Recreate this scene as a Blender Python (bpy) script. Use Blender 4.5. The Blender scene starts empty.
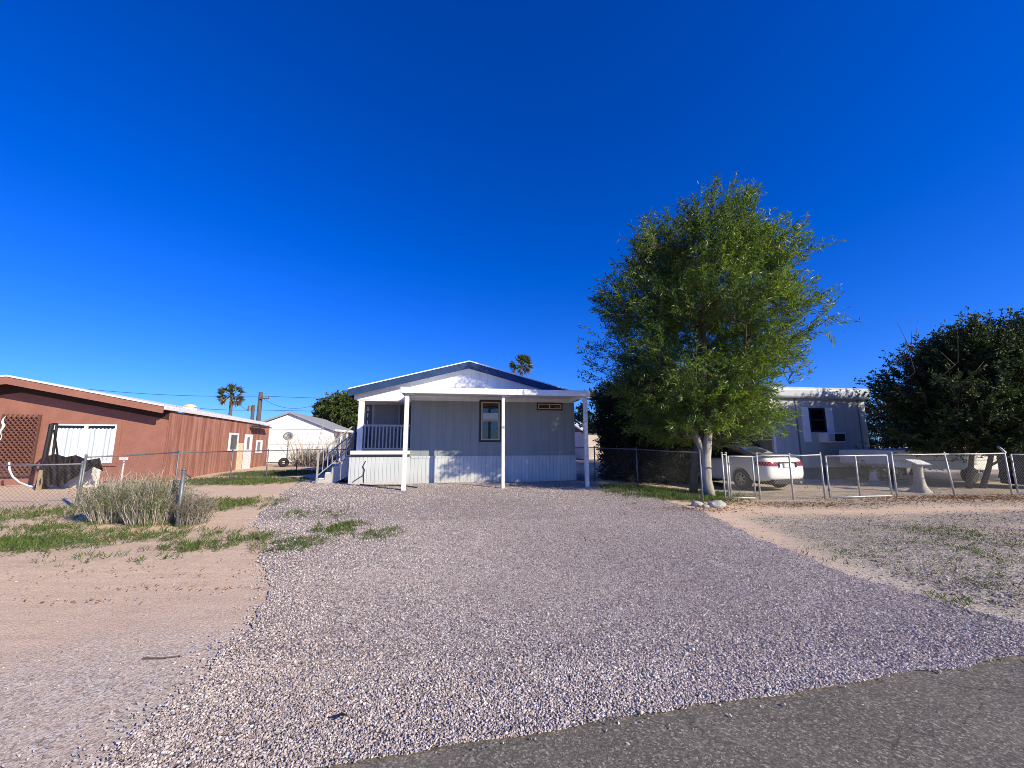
import bpy, bmesh, math, random
import numpy as np
from mathutils import Vector, Matrix, noise as mnoise, geometry as mgeo

random.seed(7)
rng = np.random.default_rng(7)
R = math.radians
scene = bpy.context.scene
COL = scene.collection

# ------------------------------------------------------------------ camera maths (used only to read positions off the site)
F = 400.0
TP = 61.0 / F
PITCH = math.atan(TP)
CP, SP = math.cos(PITCH), math.sin(PITCH)
HC = 1.55


def sstep(a, b, x):
    t = min(1.0, max(0.0, (x - a) / (b - a)))
    return t * t * (3 - 2 * t)


def gz(x, y):
    """terrain height"""
    k = 1 - 0.45 * sstep(3.0, 6.0, x)
    z = 0.2 * k * sstep(3.0, 12.0, y)
    u = sstep(3.2, 5.0, y)
    z += u * 0.012 * (math.sin(x * 1.3 + 0.7 * y) + math.sin(y * 1.9 - 0.6 * x))
    return z


def ray(px, v):
    X = (px - 512) / F
    Y = (384 - v) / F
    return Vector((X, CP - Y * SP, SP + Y * CP))


def W(px, v, y):
    d = ray(px, v)
    t = y / d.y
    return Vector((d.x * t, y, HC + d.z * t))


def G(px, v):
    d = ray(px, v)
    z = 0.0
    for _ in range(8):
        t = (z - HC) / d.z
        z = gz(d.x * t, d.y * t)
    return Vector((d.x * t, d.y * t, z))


def onground(x, y):
    return Vector((x, y, gz(x, y)))


# ------------------------------------------------------------------ materials
def newmat(name):
    m = bpy.data.materials.new(name)
    m.use_nodes = True
    nt = m.node_tree
    b = nt.nodes['Principled BSDF']
    return m, nt, b


def N(nt, t, **kw):
    n = nt.nodes.new(t)
    for k, v in kw.items():
        if k in n.inputs.keys():
            n.inputs[k].default_value = v
        else:
            setattr(n, k, v)
    return n


def L(nt, a, b):
    nt.links.new(a, b)


def mix(nt, fac, a, b, blend='MIX'):
    n = nt.nodes.new('ShaderNodeMix')
    n.data_type = 'RGBA'
    n.blend_type = blend
    for sock, val in ((n.inputs[0], fac), (n.inputs[6], a), (n.inputs[7], b)):
        if hasattr(val, 'links') or hasattr(val, 'is_output'):
            L(nt, val, sock)
        elif isinstance(val, (int, float)):
            sock.default_value = val
        else:
            sock.default_value = (val[0], val[1], val[2], 1)
    return n.outputs[2]


def ramp(nt, src, stops):
    n = nt.nodes.new('ShaderNodeValToRGB')
    el = n.color_ramp.elements
    while len(el) < len(stops):
        el.new(0.5)
    for e, (p, c) in zip(el, stops):
        e.position = p
        if isinstance(c, (int, float)):
            c = (c, c, c)
        e.color = (c[0], c[1], c[2], 1)
    L(nt, src, n.inputs[0])
    return n.outputs[0]


def coords(nt, scale=(1, 1, 1)):
    tc = nt.nodes.new('ShaderNodeTexCoord')
    mp = nt.nodes.new('ShaderNodeMapping')
    mp.inputs['Scale'].default_value = scale
    L(nt, tc.outputs['Object'], mp.inputs['Vector'])
    return mp.outputs[0]


def noise_out(nt, vec, scale, detail=4, rough=0.6):
    n = N(nt, 'ShaderNodeTexNoise')
    n.inputs['Scale'].default_value = scale
    n.inputs['Detail'].default_value = detail
    n.inputs['Roughness'].default_value = rough
    L(nt, vec, n.inputs['Vector'])
    return n.outputs[0]


def bump(nt, b, h, strength=0.3, dist=0.01):
    n = N(nt, 'ShaderNodeBump')
    n.inputs['Strength'].default_value = strength
    n.inputs['Distance'].default_value = dist
    L(nt, h, n.inputs['Height'])
    L(nt, n.outputs[0], b.inputs['Normal'])


def pbr(name, col, rough=0.6, var=0.25, scale=5.0, metal=0.0, bmp=0.15, streak=False, spec=0.5):
    m, nt, b = newmat(name)
    vec = coords(nt, (1, 1, 0.12) if streak else (1, 1, 1))
    n1 = noise_out(nt, vec, scale, 6, 0.65)
    n2 = noise_out(nt, coords(nt), scale * 6, 3)
    lo = tuple(c * (1 - var) for c in col)
    hi = tuple(min(1, c * (1 + var * 0.6)) for c in col)
    c = ramp(nt, n1, [(0.3, lo), (0.7, hi)])
    c = mix(nt, 0.25, c, ramp(nt, n2, [(0.35, lo), (0.65, hi)]))
    L(nt, c, b.inputs['Base Color'])
    b.inputs['Roughness'].default_value = rough
    b.inputs['Metallic'].default_value = metal
    b.inputs['Specular IOR Level'].default_value = spec
    if bmp:
        bump(nt, b, n2, bmp, 0.01)
    return m


def siding(name, col, period=0.1, groove=0.5, axis=0, var=0.12, rough=0.55, dirt=(0.4, 0.3, 0.22), dirtamt=0.3):
    """vertical grooved sheet: grooves along local x or y"""
    m, nt, b = newmat(name)
    tc = nt.nodes.new('ShaderNodeTexCoord')
    sep = nt.nodes.new('ShaderNodeSeparateXYZ')
    L(nt, tc.outputs['Object'], sep.inputs[0])
    ma = N(nt, 'ShaderNodeMath', operation='ADD')
    L(nt, sep.outputs[0], ma.inputs[0])
    L(nt, sep.outputs[1], ma.inputs[1])
    md = N(nt, 'ShaderNodeMath', operation='PINGPONG')
    L(nt, ma.outputs[0], md.inputs[0])
    md.inputs[1].default_value = period / 2
    g = ramp(nt, md.outputs[0], [(0.0, 0.0), (0.012, 1.0)])
    n1 = noise_out(nt, coords(nt, (1, 1, 0.15)), 3.0, 6)
    lo = tuple(c * (1 - var) for c in col)
    hi = tuple(min(1, c * (1 + var * 0.5)) for c in col)
    c = ramp(nt, n1, [(0.3, lo), (0.7, hi)])
    c = mix(nt, ramp(nt, g, [(0.0, groove), (1.0, 0.0)]), c, tuple(x * 0.35 for x in col))
    # dust low down
    zr = ramp(nt, sep.outputs[2], [(0.0, dirtamt), (0.35, 0.0)])
    c = mix(nt, zr, c, dirt)
    L(nt, c, b.inputs['Base Color'])
    b.inputs['Roughness'].default_value = rough
    bump(nt, b, g, 0.5, 0.012)
    return m


M = {}
M['white'] = pbr('white_paint', (0.78, 0.80, 0.83), 0.5, 0.12, 3)
M['porch_wall'] = siding('porch_shade_siding', (0.075, 0.09, 0.11), 0.30, 0.35)  # darker copy of the siding, porch shade put into its colour
M['rail'] = pbr('porch_rail_paint', (0.36, 0.37, 0.38), 0.6, 0.2, 6)
M['white_worn'] = pbr('worn_white_paint', (0.74, 0.74, 0.73), 0.6, 0.3, 9)
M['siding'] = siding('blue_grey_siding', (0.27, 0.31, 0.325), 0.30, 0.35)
M['skirt'] = siding('white_blue_skirting', (0.56, 0.60, 0.62), 0.135, 0.75, dirtamt=0.3)
M['gable'] = siding('gable_siding', (0.78, 0.80, 0.83), 0.30, 0.12)
M['fascia_blue'] = pbr('blue_fascia_paint', (0.026, 0.060, 0.15), 0.6, 0.3, 3, spec=0.2)
M['trim_blue'] = pbr('blue_porch_paint', (0.07, 0.12, 0.22), 0.6, 0.2, 3)
M['roof_grey'] = pbr('grey_shingles', (0.30, 0.31, 0.33), 0.85, 0.3, 12)
M['dark_trim'] = pbr('dark_window_trim', (0.02, 0.02, 0.03), 0.5, 0.2, 5)
M['tan_frame'] = pbr('tan_window_frame', (0.55, 0.42, 0.28), 0.5, 0.15, 6)
M['door'] = pbr('door_paint', (0.20, 0.21, 0.22), 0.5, 0.08, 4)
M['conc'] = pbr('concrete', (0.50, 0.48, 0.45), 0.9, 0.25, 8, bmp=0.5)
M['rubble'] = pbr('broken_concrete', (0.44, 0.42, 0.39), 0.9, 0.35, 14, bmp=0.8)
M['galv'] = pbr('galvanised_steel', (0.50, 0.50, 0.49), 0.5, 0.3, 14, metal=0.3)
M['galv_dark'] = pbr('weathered_steel', (0.20, 0.21, 0.23), 0.55, 0.35, 14, metal=0.5)
M['wire'] = pbr('fence_wire', (0.30, 0.30, 0.29), 0.55, 0.2, 14, metal=0.3)
M['wire_dark'] = pbr('dull_fence_wire', (0.12, 0.12, 0.12), 0.6, 0.2, 14, metal=0.3)
M['rust'] = pbr('rusty_steel', (0.14, 0.07, 0.05), 0.8, 0.4, 14)
M['stucco'] = pbr('terracotta_stucco', (0.285, 0.125, 0.095), 0.9, 0.22, 2.2, bmp=0.5)
M['black'] = pbr('black_plastic', (0.012, 0.012, 0.014), 0.55, 0.3, 8)
M['black_fabric'] = pbr('black_fabric', (0.009, 0.008, 0.010), 1.0, 0.4, 6, bmp=0.4)
M['tyre'] = pbr('tyre_rubber', (0.018, 0.018, 0.018), 0.85, 0.3, 10)
M['alloy'] = pbr('alloy_rim', (0.55, 0.56, 0.58), 0.3, 0.1, 10, metal=0.8)
M['red_lens'] = pbr('red_lens', (0.28, 0.008, 0.012), 0.15, 0.2, 10)
M['wood'] = pbr('weathered_wood', (0.33, 0.25, 0.17), 0.85, 0.4, 7, streak=True)
M['wood_dark'] = pbr('dark_wood', (0.10, 0.05, 0.04), 0.85, 0.3, 7)
M['pole'] = pbr('pole_wood', (0.10, 0.085, 0.075), 0.9, 0.3, 7, streak=True)
M['cable'] = pbr('cable_black', (0.02, 0.03, 0.04), 0.6, 0.1, 7)
M['cream'] = pbr('cream_paint', (0.72, 0.62, 0.42), 0.7, 0.2, 5)
M['navy'] = pbr('navy_plastic', (0.008, 0.012, 0.05), 0.5, 0.2, 5)
M['home_grey'] = siding('grey_home_siding', (0.42, 0.43, 0.41), 0.40, 0.5)
M['far_white'] = pbr('far_white_siding', (0.76, 0.80, 0.86), 0.7, 0.12, 2)
M['trailer_white'] = pbr('trailer_white', (0.72, 0.72, 0.70), 0.45, 0.2, 4)


def glass_mat(name, col, rough=0.04):
    m, nt, b = newmat(name)
    n1 = noise_out(nt, coords(nt), 1.5, 2)
    L(nt, ramp(nt, n1, [(0.3, tuple(c * 0.7 for c in col)), (0.7, col)]), b.inputs['Base Color'])
    b.inputs['Roughness'].default_value = rough
    b.inputs['Specular IOR Level'].default_value = 0.9
    bump(nt, b, n1, 0.03, 0.02)
    return m


M['glass'] = glass_mat('window_glass', (0.02, 0.025, 0.035))
M['glass_car'] = glass_mat('car_glass', (0.05, 0.08, 0.10))
M['glass_dark'] = glass_mat('dark_glass', (0.008, 0.008, 0.01), 0.15)

m, nt, b = newmat('car_paint')
L(nt, ramp(nt, noise_out(nt, coords(nt), 3, 3), [(0.3, (0.70, 0.70, 0.69)), (0.7, (0.80, 0.80, 0.79))]), b.inputs['Base Color'])
b.inputs['Roughness'].default_value = 0.35
b.inputs['Coat Weight'].default_value = 0.6
b.inputs['Coat Roughness'].default_value = 0.08
M['car'] = m

# streaked brown side cladding
m, nt, b = newmat('streaked_brown_cladding')
v1 = coords(nt, (1, 1, 0.04))
s1 = noise_out(nt, v1, 2.4, 6, 0.75)
s2 = noise_out(nt, coords(nt, (1, 1, 0.08)), 9, 4, 0.7)
n3 = noise_out(nt, coords(nt), 1.2, 5)
c = ramp(nt, s1, [(0.36, (0.17, 0.062, 0.042)), (0.48, (0.29, 0.115, 0.078)), (0.62, (0.52, 0.28, 0.21))])
c = mix(nt, ramp(nt, s2, [(0.50, 0.0), (0.68, 0.75)]), c, (0.56, 0.34, 0.27))
c = mix(nt, 0.35, c, ramp(nt, n3, [(0.3, (0.22, 0.07, 0.04)), (0.7, (0.38, 0.13, 0.08))]))
L(nt, c, b.inputs['Base Color'])
b.inputs['Roughness'].default_value = 0.85
bump(nt, b, s2, 0.3, 0.01)
M['brown_side'] = m

# curtain
m, nt, b = newmat('pale_curtain')
tc = nt.nodes.new('ShaderNodeTexCoord')
w = N(nt, 'ShaderNodeTexWave', bands_direction='X')
w.inputs['Scale'].default_value = 2.0
w.inputs['Distortion'].default_value = 1.5
L(nt, tc.outputs['Object'], w.inputs['Vector'])
L(nt, ramp(nt, w.outputs[0], [(0.0, (0.45, 0.55, 0.58)), (0.7, (0.74, 0.78, 0.78))]), b.inputs['Base Color'])
b.inputs['Roughness'].default_value = 0.8
bump(nt, b, w.outputs[0], 0.4, 0.03)
M['curtain'] = m


def leaf_mat(name, cols, trans=0.3, rough=0.45):
    m, nt, b = newmat(name)
    at = N(nt, 'ShaderNodeAttribute', attribute_name='tint')
    c = ramp(nt, at.outputs['Fac'], [(i / (len(cols) - 1), c) for i, c in enumerate(cols)])
    L(nt, c, b.inputs['Base Color'])
    b.inputs['Roughness'].default_value = rough
    b.inputs['Specular IOR Level'].default_value = 0.4
    tr = N(nt, 'ShaderNodeBsdfTranslucent')
    cc = mix(nt, 1.0, c, (1.3, 1.5, 0.5), 'MULTIPLY')
    L(nt, cc, tr.inputs['Color'])
    ms = N(nt, 'ShaderNodeMixShader')
    ms.inputs[0].default_value = trans
    L(nt, b.outputs[0], ms.inputs[1])
    L(nt, tr.outputs[0], ms.inputs[2])
    out = nt.nodes['Material Output']
    L(nt, ms.outputs[0], out.inputs[0])
    return m


M['leaf_main'] = leaf_mat('willow_leaves', [(0.022, 0.045, 0.014), (0.085, 0.145, 0.026), (0.18, 0.25, 0.038), (0.30, 0.34, 0.06)], 0.34, 0.4)
M['leaf_dark'] = leaf_mat('dark_leaves', [(0.012, 0.020, 0.008), (0.036, 0.058, 0.014), (0.10, 0.14, 0.03)], 0.18, 0.6)
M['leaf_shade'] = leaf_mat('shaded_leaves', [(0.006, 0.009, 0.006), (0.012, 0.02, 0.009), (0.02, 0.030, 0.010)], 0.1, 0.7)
M['leaf_far'] = leaf_mat('olive_leaves', [(0.045, 0.065, 0.018), (0.085, 0.12, 0.028), (0.13, 0.15, 0.04)], 0.2)
M['palm_leaf'] = leaf_mat('palm_fronds', [(0.20, 0.14, 0.06), (0.05, 0.07, 0.025), (0.08, 0.10, 0.04)], 0.15)
M['grass'] = leaf_mat('grass_blades', [(0.30, 0.25, 0.13), (0.10, 0.13, 0.035), (0.065, 0.12, 0.02), (0.13, 0.19, 0.04)], 0.25, 0.6)
M['dry'] = leaf_mat('dry_twigs', [(0.12, 0.10, 0.09), (0.30, 0.26, 0.22), (0.56, 0.50, 0.43), (0.14, 0.17, 0.07)], 0.05, 0.8)
M['litter'] = leaf_mat('fallen_leaves', [(0.14, 0.06, 0.03), (0.28, 0.15, 0.08), (0.40, 0.28, 0.18)], 0.1, 0.8)
M['bark'] = pbr('grey_bark', (0.42, 0.39, 0.34), 0.9, 0.45, 6, bmp=0.8)
m, nt, b = newmat('pale_trunk_bark')
tc = nt.nodes.new('ShaderNodeTexCoord')
sep = nt.nodes.new('ShaderNodeSeparateXYZ')
L(nt, tc.outputs['Object'], sep.inputs[0])
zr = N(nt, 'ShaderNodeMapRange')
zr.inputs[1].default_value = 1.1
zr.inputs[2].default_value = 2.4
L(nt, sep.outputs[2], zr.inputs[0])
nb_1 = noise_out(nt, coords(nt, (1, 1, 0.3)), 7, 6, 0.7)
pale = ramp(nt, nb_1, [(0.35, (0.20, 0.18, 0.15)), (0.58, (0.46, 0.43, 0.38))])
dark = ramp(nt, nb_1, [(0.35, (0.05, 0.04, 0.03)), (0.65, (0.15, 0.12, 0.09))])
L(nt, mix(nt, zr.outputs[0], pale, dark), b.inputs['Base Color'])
b.inputs['Roughness'].default_value = 0.9
bump(nt, b, nb_1, 0.8, 0.02)
M['bark_main'] = m
M['bark_dark'] = pbr('dark_bark', (0.10, 0.08, 0.065), 0.9, 0.4, 7, bmp=0.8)
M['whitewash'] = pbr('whitewashed_wood', (0.46, 0.43, 0.35), 0.9, 0.5, 9, bmp=0.8)


# ------------------------------------------------------------------ object helpers
def reg(name, me, mat, parent):
    o = bpy.data.objects.new(name, me)
    COL.objects.link(o)
    if mat is not None:
        me.materials.append(mat)
    if parent is not None:
        o.parent = parent
    return o


def tag(o, label=None, cat=None, group=None, kind=None):
    if label:
        o['label'] = label
    if cat:
        o['category'] = cat
    if group:
        o['group'] = group
    if kind:
        o['kind'] = kind
    return o


def thing(name, label, cat, loc=(0, 0, 0), rz=0.0, group=None):
    o = bpy.data.objects.new(name, None)
    COL.objects.link(o)
    o.location = loc
    o.rotation_euler = (0, 0, rz)
    o.empty_display_size = 0.2
    return tag(o, label, cat, group)


class MB:
    def __init__(s):
        s.v = []
        s.f = []
        s.t = []

    def add(s, vs, fs, tint=0.5):
        o = len(s.v)
        s.v += [tuple(p) for p in vs]
        s.f += [tuple(i + o for i in f) for f in fs]
        s.t += [tint] * len(vs)
        return s

    def box(s, x0, x1, y0, y1, z0, z1):
        vs = [(x0, y0, z0), (x1, y0, z0), (x1, y1, z0), (x0, y1, z0), (x0, y0, z1), (x1, y0, z1), (x1, y1, z1), (x0, y1, z1)]
        return s.add(vs, [(0, 3, 2, 1), (4, 5, 6, 7), (0, 1, 5, 4), (1, 2, 6, 5), (2, 3, 7, 6), (3, 0, 4, 7)])

    def beam(s, p0, p1, w, h=None, up=(0, 0, 1)):
        h = h or w
        p0, p1 = Vector(p0), Vector(p1)
        d = (p1 - p0).normalized()
        u = Vector(up)
        if abs(d.dot(u)) > 0.98:
            u = Vector((0, 1, 0))
        a = d.cross(u).normalized()
        c = a.cross(d).normalized()
        vs = []
        for p in (p0, p1):
            for sa, sc in ((-1, -1), (1, -1), (1, 1), (-1, 1)):
                vs.append(p + a * sa * w / 2 + c * sc * h / 2)
        return s.add(vs, [(0, 1, 2, 3), (7, 6, 5, 4), (0, 4, 5, 1), (1, 5, 6, 2), (2, 6, 7, 3), (3, 7, 4, 0)])

    def tube(s, pts, rad, n=6, tint=0.5, cap=True):
        pts = [Vector(p) for p in pts]
        if isinstance(rad, (int, float)):
            rad = [rad] * len(pts)
        vs, fs = [], []
        ref = None
        for i, p in enumerate(pts):
            a = pts[max(0, i - 1)]
            b_ = pts[min(len(pts) - 1, i + 1)]
            d = (b_ - a)
            if d.length < 1e-9:
                d = Vector((0, 0, 1))
            d.normalize()
            if ref is None:
                ref = Vector((1, 0, 0)) if abs(d.x) < 0.8 else Vector((0, 1, 0))
            x = (ref - d * ref.dot(d)).normalized()
            ref = x
            y = d.cross(x)
            for k in range(n):
                t = 2 * math.pi * k / n
                vs.append(p + (x * math.cos(t) + y * math.sin(t)) * rad[i])
        for i in range(len(pts) - 1):
            for k in range(n):
                k2 = (k + 1) % n
                fs.append((i * n + k, i * n + k2, (i + 1) * n + k2, (i + 1) * n + k))
        if cap:
            fs.append(tuple(reversed(range(n))))
            fs.append(tuple(range((len(pts) - 1) * n, len(pts) * n)))
        return s.add(vs, fs, tint)

    def prism(s, poly, vec):
        n = len(poly)
        vec = Vector(vec)
        vs = [Vector(p) for p in poly] + [Vector(p) + vec for p in poly]
        fs = [tuple(range(n)), tuple(reversed(range(n, 2 * n)))]
        for i in range(n):
            j = (i + 1) % n
            fs.append((i, i + n, j + n, j))
        return s.add(vs, fs)

    def lathe(s, prof, c=(0, 0, 0), n=16, axis='z'):
        vs, fs = [], []
        for r, z in prof:
            for k in range(n):
                t = 2 * math.pi * k / n
                p = (r * math.cos(t), r * math.sin(t), z)
                if axis == 'x':
                    p = (p[2], p[0], p[1])
                elif axis == 'y':
                    p = (p[0], p[2], p[1])
                vs.append((p[0] + c[0], p[1] + c[1], p[2] + c[2]))
        for i in range(len(prof) - 1):
            for k in range(n):
                k2 = (k + 1) % n
                fs.append((i * n + k, i * n + k2, (i + 1) * n + k2, (i + 1) * n + k))
        return s.add(vs, fs)

    def build(s, name, mat, parent=None, smooth=False, bevel=0.0, tint=False):
        me = bpy.data.meshes.new(name)
        me.from_pydata(s.v, [], s.f)
        bm = bmesh.new()
        bm.from_mesh(me)
        bmesh.ops.recalc_face_normals(bm, faces=bm.faces)
        bm.to_mesh(me)
        bm.free()
        if smooth:
            me.polygons.foreach_set('use_smooth', [True] * len(me.polygons))
        if tint:
            a = me.attributes.new('tint', 'FLOAT', 'POINT')
            a.data.foreach_set('value', s.t)
        o = reg(name, me, mat, parent)
        if bevel:
            bv = o.modifiers.new('bevel', 'BEVEL')
            bv.width = bevel
            bv.segments = 2
            bv.limit_method = 'ANGLE'
        return o


def npmesh(name, V, Fc, mat, parent=None, tint=None, smooth=False):
    """V (n,3), Fc (m,k)"""
    me = bpy.data.meshes.new(name)
    V = np.asarray(V, np.float32)
    Fc = np.asarray(Fc, np.int32)
    m_, k = Fc.shape
    me.vertices.add(len(V))
    me.vertices.foreach_set('co', V.ravel())
    me.loops.add(m_ * k)
    me.loops.foreach_set('vertex_index', Fc.ravel())
    me.polygons.add(m_)
    me.polygons.foreach_set('loop_start', np.arange(0, m_ * k, k, dtype=np.int32))
    if smooth:
        me.polygons.foreach_set('use_smooth', np.ones(m_, bool))
    else:
        me.polygons.foreach_set('use_smooth', np.zeros(m_, bool))
    me.update(calc_edges=True)
    if tint is not None:
        a = me.attributes.new('tint', 'FLOAT', 'POINT')
        a.data.foreach_set('value', np.asarray(tint, np.float32))
    return reg(name, me, mat, parent)


def unit(a):
    return a / np.maximum(1e-9, np.linalg.norm(a, axis=-1, keepdims=True))


def leaf_quads(P, D, Ln, Wd, tint, bend=0.12):
    """leaf blades: diamond quads, one per row of P"""
    n = len(P)
    D = unit(D)
    rnd = unit(rng.normal(size=(n, 3)))
    S = unit(np.cross(D, rnd))
    Nn = np.cross(D, S)
    Ln = np.asarray(Ln).reshape(-1, 1)
    Wd = np.asarray(Wd).reshape(-1, 1)
    V = np.stack([P, P + D * Ln * 0.45 + S * Wd * 0.5 + Nn * Ln * bend * 0.5, P + D * Ln - Nn * Ln * bend * 0.3,
                  P + D * Ln * 0.45 - S * Wd * 0.5 + Nn * Ln * bend * 0.5], 1).reshape(-1, 3)
    Fc = np.arange(n * 4).reshape(n, 4)
    T = np.repeat(np.asarray(tint), 4)
    return V, Fc, T


# ------------------------------------------------------------------ world and light
SUN_AZ = R(54)
SUN_EL = R(27)
to_sun = Vector((math.sin(SUN_AZ) * math.cos(SUN_EL), -math.cos(SUN_AZ) * math.cos(SUN_EL), math.sin(SUN_EL)))
wd = bpy.data.worlds.new('World')
scene.world = wd
wd.use_nodes = True
wnt = wd.node_tree
bg = wnt.nodes['Background']
sky = wnt.nodes.new('ShaderNodeTexSky')
sky.sky_type = 'NISHITA'
sky.sun_disc = False
sky.sun_elevation = SUN_EL
sky.sun_rotation = math.atan2(to_sun.x, to_sun.y)
sky.altitude = 300
sky.air_density = 1.0
sky.dust_density = 0.5
sky.ozone_density = 3.0
hs = wnt.nodes.new('ShaderNodeHueSaturation')
hs.inputs['Saturation'].default_value = 1.35
hs.inputs['Value'].default_value = 1.0
L(wnt, sky.outputs[0], hs.inputs['Color'])
tone = wnt.nodes.new('ShaderNodeVectorMath')
tone.operation = 'MULTIPLY'
tone.inputs[1].default_value = (0.50, 0.91, 2.15)
L(wnt, hs.outputs[0], tone.inputs[0])
low = wnt.nodes.new('ShaderNodeVectorMath')
low.operation = 'SUBTRACT'
low.inputs[1].default_value = (0.12, 0.0, 0.0)
L(wnt, tone.outputs[0], low.inputs[0])
pos = wnt.nodes.new('ShaderNodeVectorMath')
pos.operation = 'MAXIMUM'
pos.inputs[1].default_value = (0.0, 0.0, 0.0)
L(wnt, low.outputs[0], pos.inputs[0])
L(wnt, pos.outputs[0], bg.inputs['Color'])
bg.inputs['Strength'].default_value = 0.092

sl = bpy.data.lights.new('sun', 'SUN')
sl.energy = 5.0
sl.angle = R(0.5)
sl.color = (1.38, 1.214, 0.856)
so = bpy.data.objects.new('sun', sl)
so.rotation_euler = (-to_sun).to_track_quat('-Z', 'Y').to_euler()
so.location = (20, -20, 30)
COL.objects.link(so)

cam = bpy.data.cameras.new('camera')
cam.sensor_width = 36
cam.lens = F / 1024 * 36
cam.clip_end = 5000
cam.clip_start = 0.05
co = bpy.data.objects.new('camera', cam)
co.location = (0, 0, HC)
co.rotation_euler = (R(90) + PITCH, 0, 0)
COL.objects.link(co)
scene.camera = co
scene.view_settings.view_transform = 'Standard'
scene.view_settings.look = 'None'
scene.view_settings.exposure = 0
scene.cycles.pixel_filter_type = 'BLACKMAN_HARRIS'
scene.cycles.filter_width = 0.9
scene.cycles.use_denoising = True
scene.cycles.denoiser = 'OPENIMAGEDENOISE'
scene.cycles.denoising_prefilter = 'NONE'
scene.render.resolution_x = 1024
scene.render.resolution_y = 768

# ------------------------------------------------------------------ ground regions (world xy)
RA = G(330, 768)
RB = G(1024, 657)
rd = (RB - RA)
rd.z = 0
rd.normalize()
rn = Vector((-rd.y, rd.x, 0))       # away from the road, into the lots


def road_dist(x, y):
    return (x - RA.x) * rn.x + (y - RA.y) * rn.y


drive_px = [(110, 768), (165, 705), (225, 655), (262, 612), (269, 585), (258, 562), (274, 540), (252, 527), (262, 512), (284, 493), (300, 481)]
drive_r = [(590, 481), (640, 492), (690, 508), (730, 525), (790, 552), (850, 575), (920, 597), (975, 612), (1040, 628)]
left_edge = [G(*p) for p in drive_px]
right_edge = [G(*p) for p in drive_r]
p_end = right_edge[-1]
foot = RA + rd * ((p_end - RA).dot(rd) + 0.6)
first = left_edge[0]
foot0 = RA + rd * ((first - RA).dot(rd) - 0.9)
house_back = [Vector((-6.2, 17.0, 0)), Vector((3.2, 17.2, 0))]
poly = [foot0 + rn * 0.0] + left_edge + house_back + right_edge + [foot + rn * 0.0]
ragged = []
for i in range(len(poly)):
    a, b_ = poly[i], poly[(i + 1) % len(poly)]
    n = max(1, int((b_ - a).length / 0.12))
    for k in range(n):
        p = a.lerp(b_, k / n)
        nn = Vector((a.y - b_.y, b_.x - a.x, 0)).normalized()
        amp = 0.07
        if i == len(poly) - 1:
            amp = 0.03
        j = mnoise.noise(Vector((p.x * 2.1, p.y * 2.1, 3))) * amp * 1.4 + mnoise.noise(Vector((p.x * 7, p.y * 7, 9))) * amp
        q = p + nn * j
        ragged.append((q.x, q.y))
ragged = np.array(ragged)


def in_poly(pts, pg):
    x, y = pts[:, 0], pts[:, 1]
    inside = np.zeros(len(pts), bool)
    n = len(pg)
    j = n - 1
    for i in range(n):
        xi, yi = pg[i]
        xj, yj = pg[j]
        if yi != yj:
            c_ = ((yi > y) != (yj > y)) & (x < (xj - xi) * (y - yi) / (yj - yi) + xi)
            inside ^= c_
        j = i
    return inside


def gz_np(x, y):
    def ss(a, b, t):
        t = np.clip((t - a) / (b - a), 0, 1)
        return t * t * (3 - 2 * t)
    k = 1 - 0.45 * ss(3.0, 6.0, x)
    z = 0.2 * k * ss(3.0, 12.0, y)
    u = ss(3.2, 5.0, y)
    return z + u * 0.012 * (np.sin(x * 1.3 + 0.7 * y) + np.sin(y * 1.9 - 0.6 * x))


# green patches: (px, v, rx along x, ry along depth, strength)
GREEN = [(22, 545, 1.0, 0.5, 1.0), (60, 530, 1.6, 0.6, 0.45), (30, 515, 1.8, 1.0, 0.35), (195, 547, 0.55, 0.25, 0.9), (245, 540, 0.6, 0.35, 0.55),
         (292, 545, 0.45, 0.35, 0.9), (335, 530, 0.45, 0.5, 0.7), (375, 535, 0.5, 0.5, 0.35), (320, 515, 1.0, 0.4, 0.25),
         (225, 505, 1.2, 0.9, 0.5), (240, 482, 1.8, 1.2, 0.9), (275, 474, 1.8, 1.6, 0.8), (150, 535, 1.5, 0.5, 0.5), (110, 560, 1.4, 0.4, 0.2),
         (672, 494, 1.3, 0.9, 1.3), (700, 499, 0.9, 0.5, 1.3), (722, 496, 0.7, 0.4, 1.0), (640, 489, 1.0, 0.8, 0.9), (945, 532, 1.5, 0.7, 0.36), (985, 550, 1.5, 0.9, 0.34), (915, 560, 1.5, 0.8, 0.27), (1000, 585, 1.2, 0.8, 0.25), (950, 600, 0.8, 0.5, 0.22),
         (130, 520, 1.2, 0.5, 0.6)]
GW = [(G(a, b_), rx, ry, s) for a, b_, rx, ry, s in GREEN]


def green_np(x, y):
    o = np.zeros_like(x)
    for p, rx, ry, s in GW:
        d = ((x - p.x) / rx) ** 2 + ((y - p.y) / ry) ** 2
        o = np.maximum(o, s * np.exp(-d * 0.9))
    return o


def mixgravel_np(x, y):
    """share of loose grey gravel on the bare dirt"""
    rdist = (x - RA.x) * rn.x + (y - RA.y) * rn.y
    right = 1 / (1 + np.exp(-(x - 4.5) * 2))
    near = np.exp(-np.clip(rdist - 0.2, 0, None) / 1.6)
    p = G(930, 565)
    blob = np.exp(-(((x - p.x) / 3.6) ** 2 + ((y - p.y) / 1.8) ** 2))
    p2 = G(860, 530)
    blob2 = 0.6 * np.exp(-(((x - p2.x) / 2.5) ** 2 + ((y - p2.y) / 0.9) ** 2))
    left = 0.75 * (1 - right) / (1 + np.exp((rdist - 1.55 - 0.25 * np.sin(x * 1.7)) / 0.22))
    return np.clip(right * (np.maximum(blob, blob2) + near * 0.8) + left, 0, 1)


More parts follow.
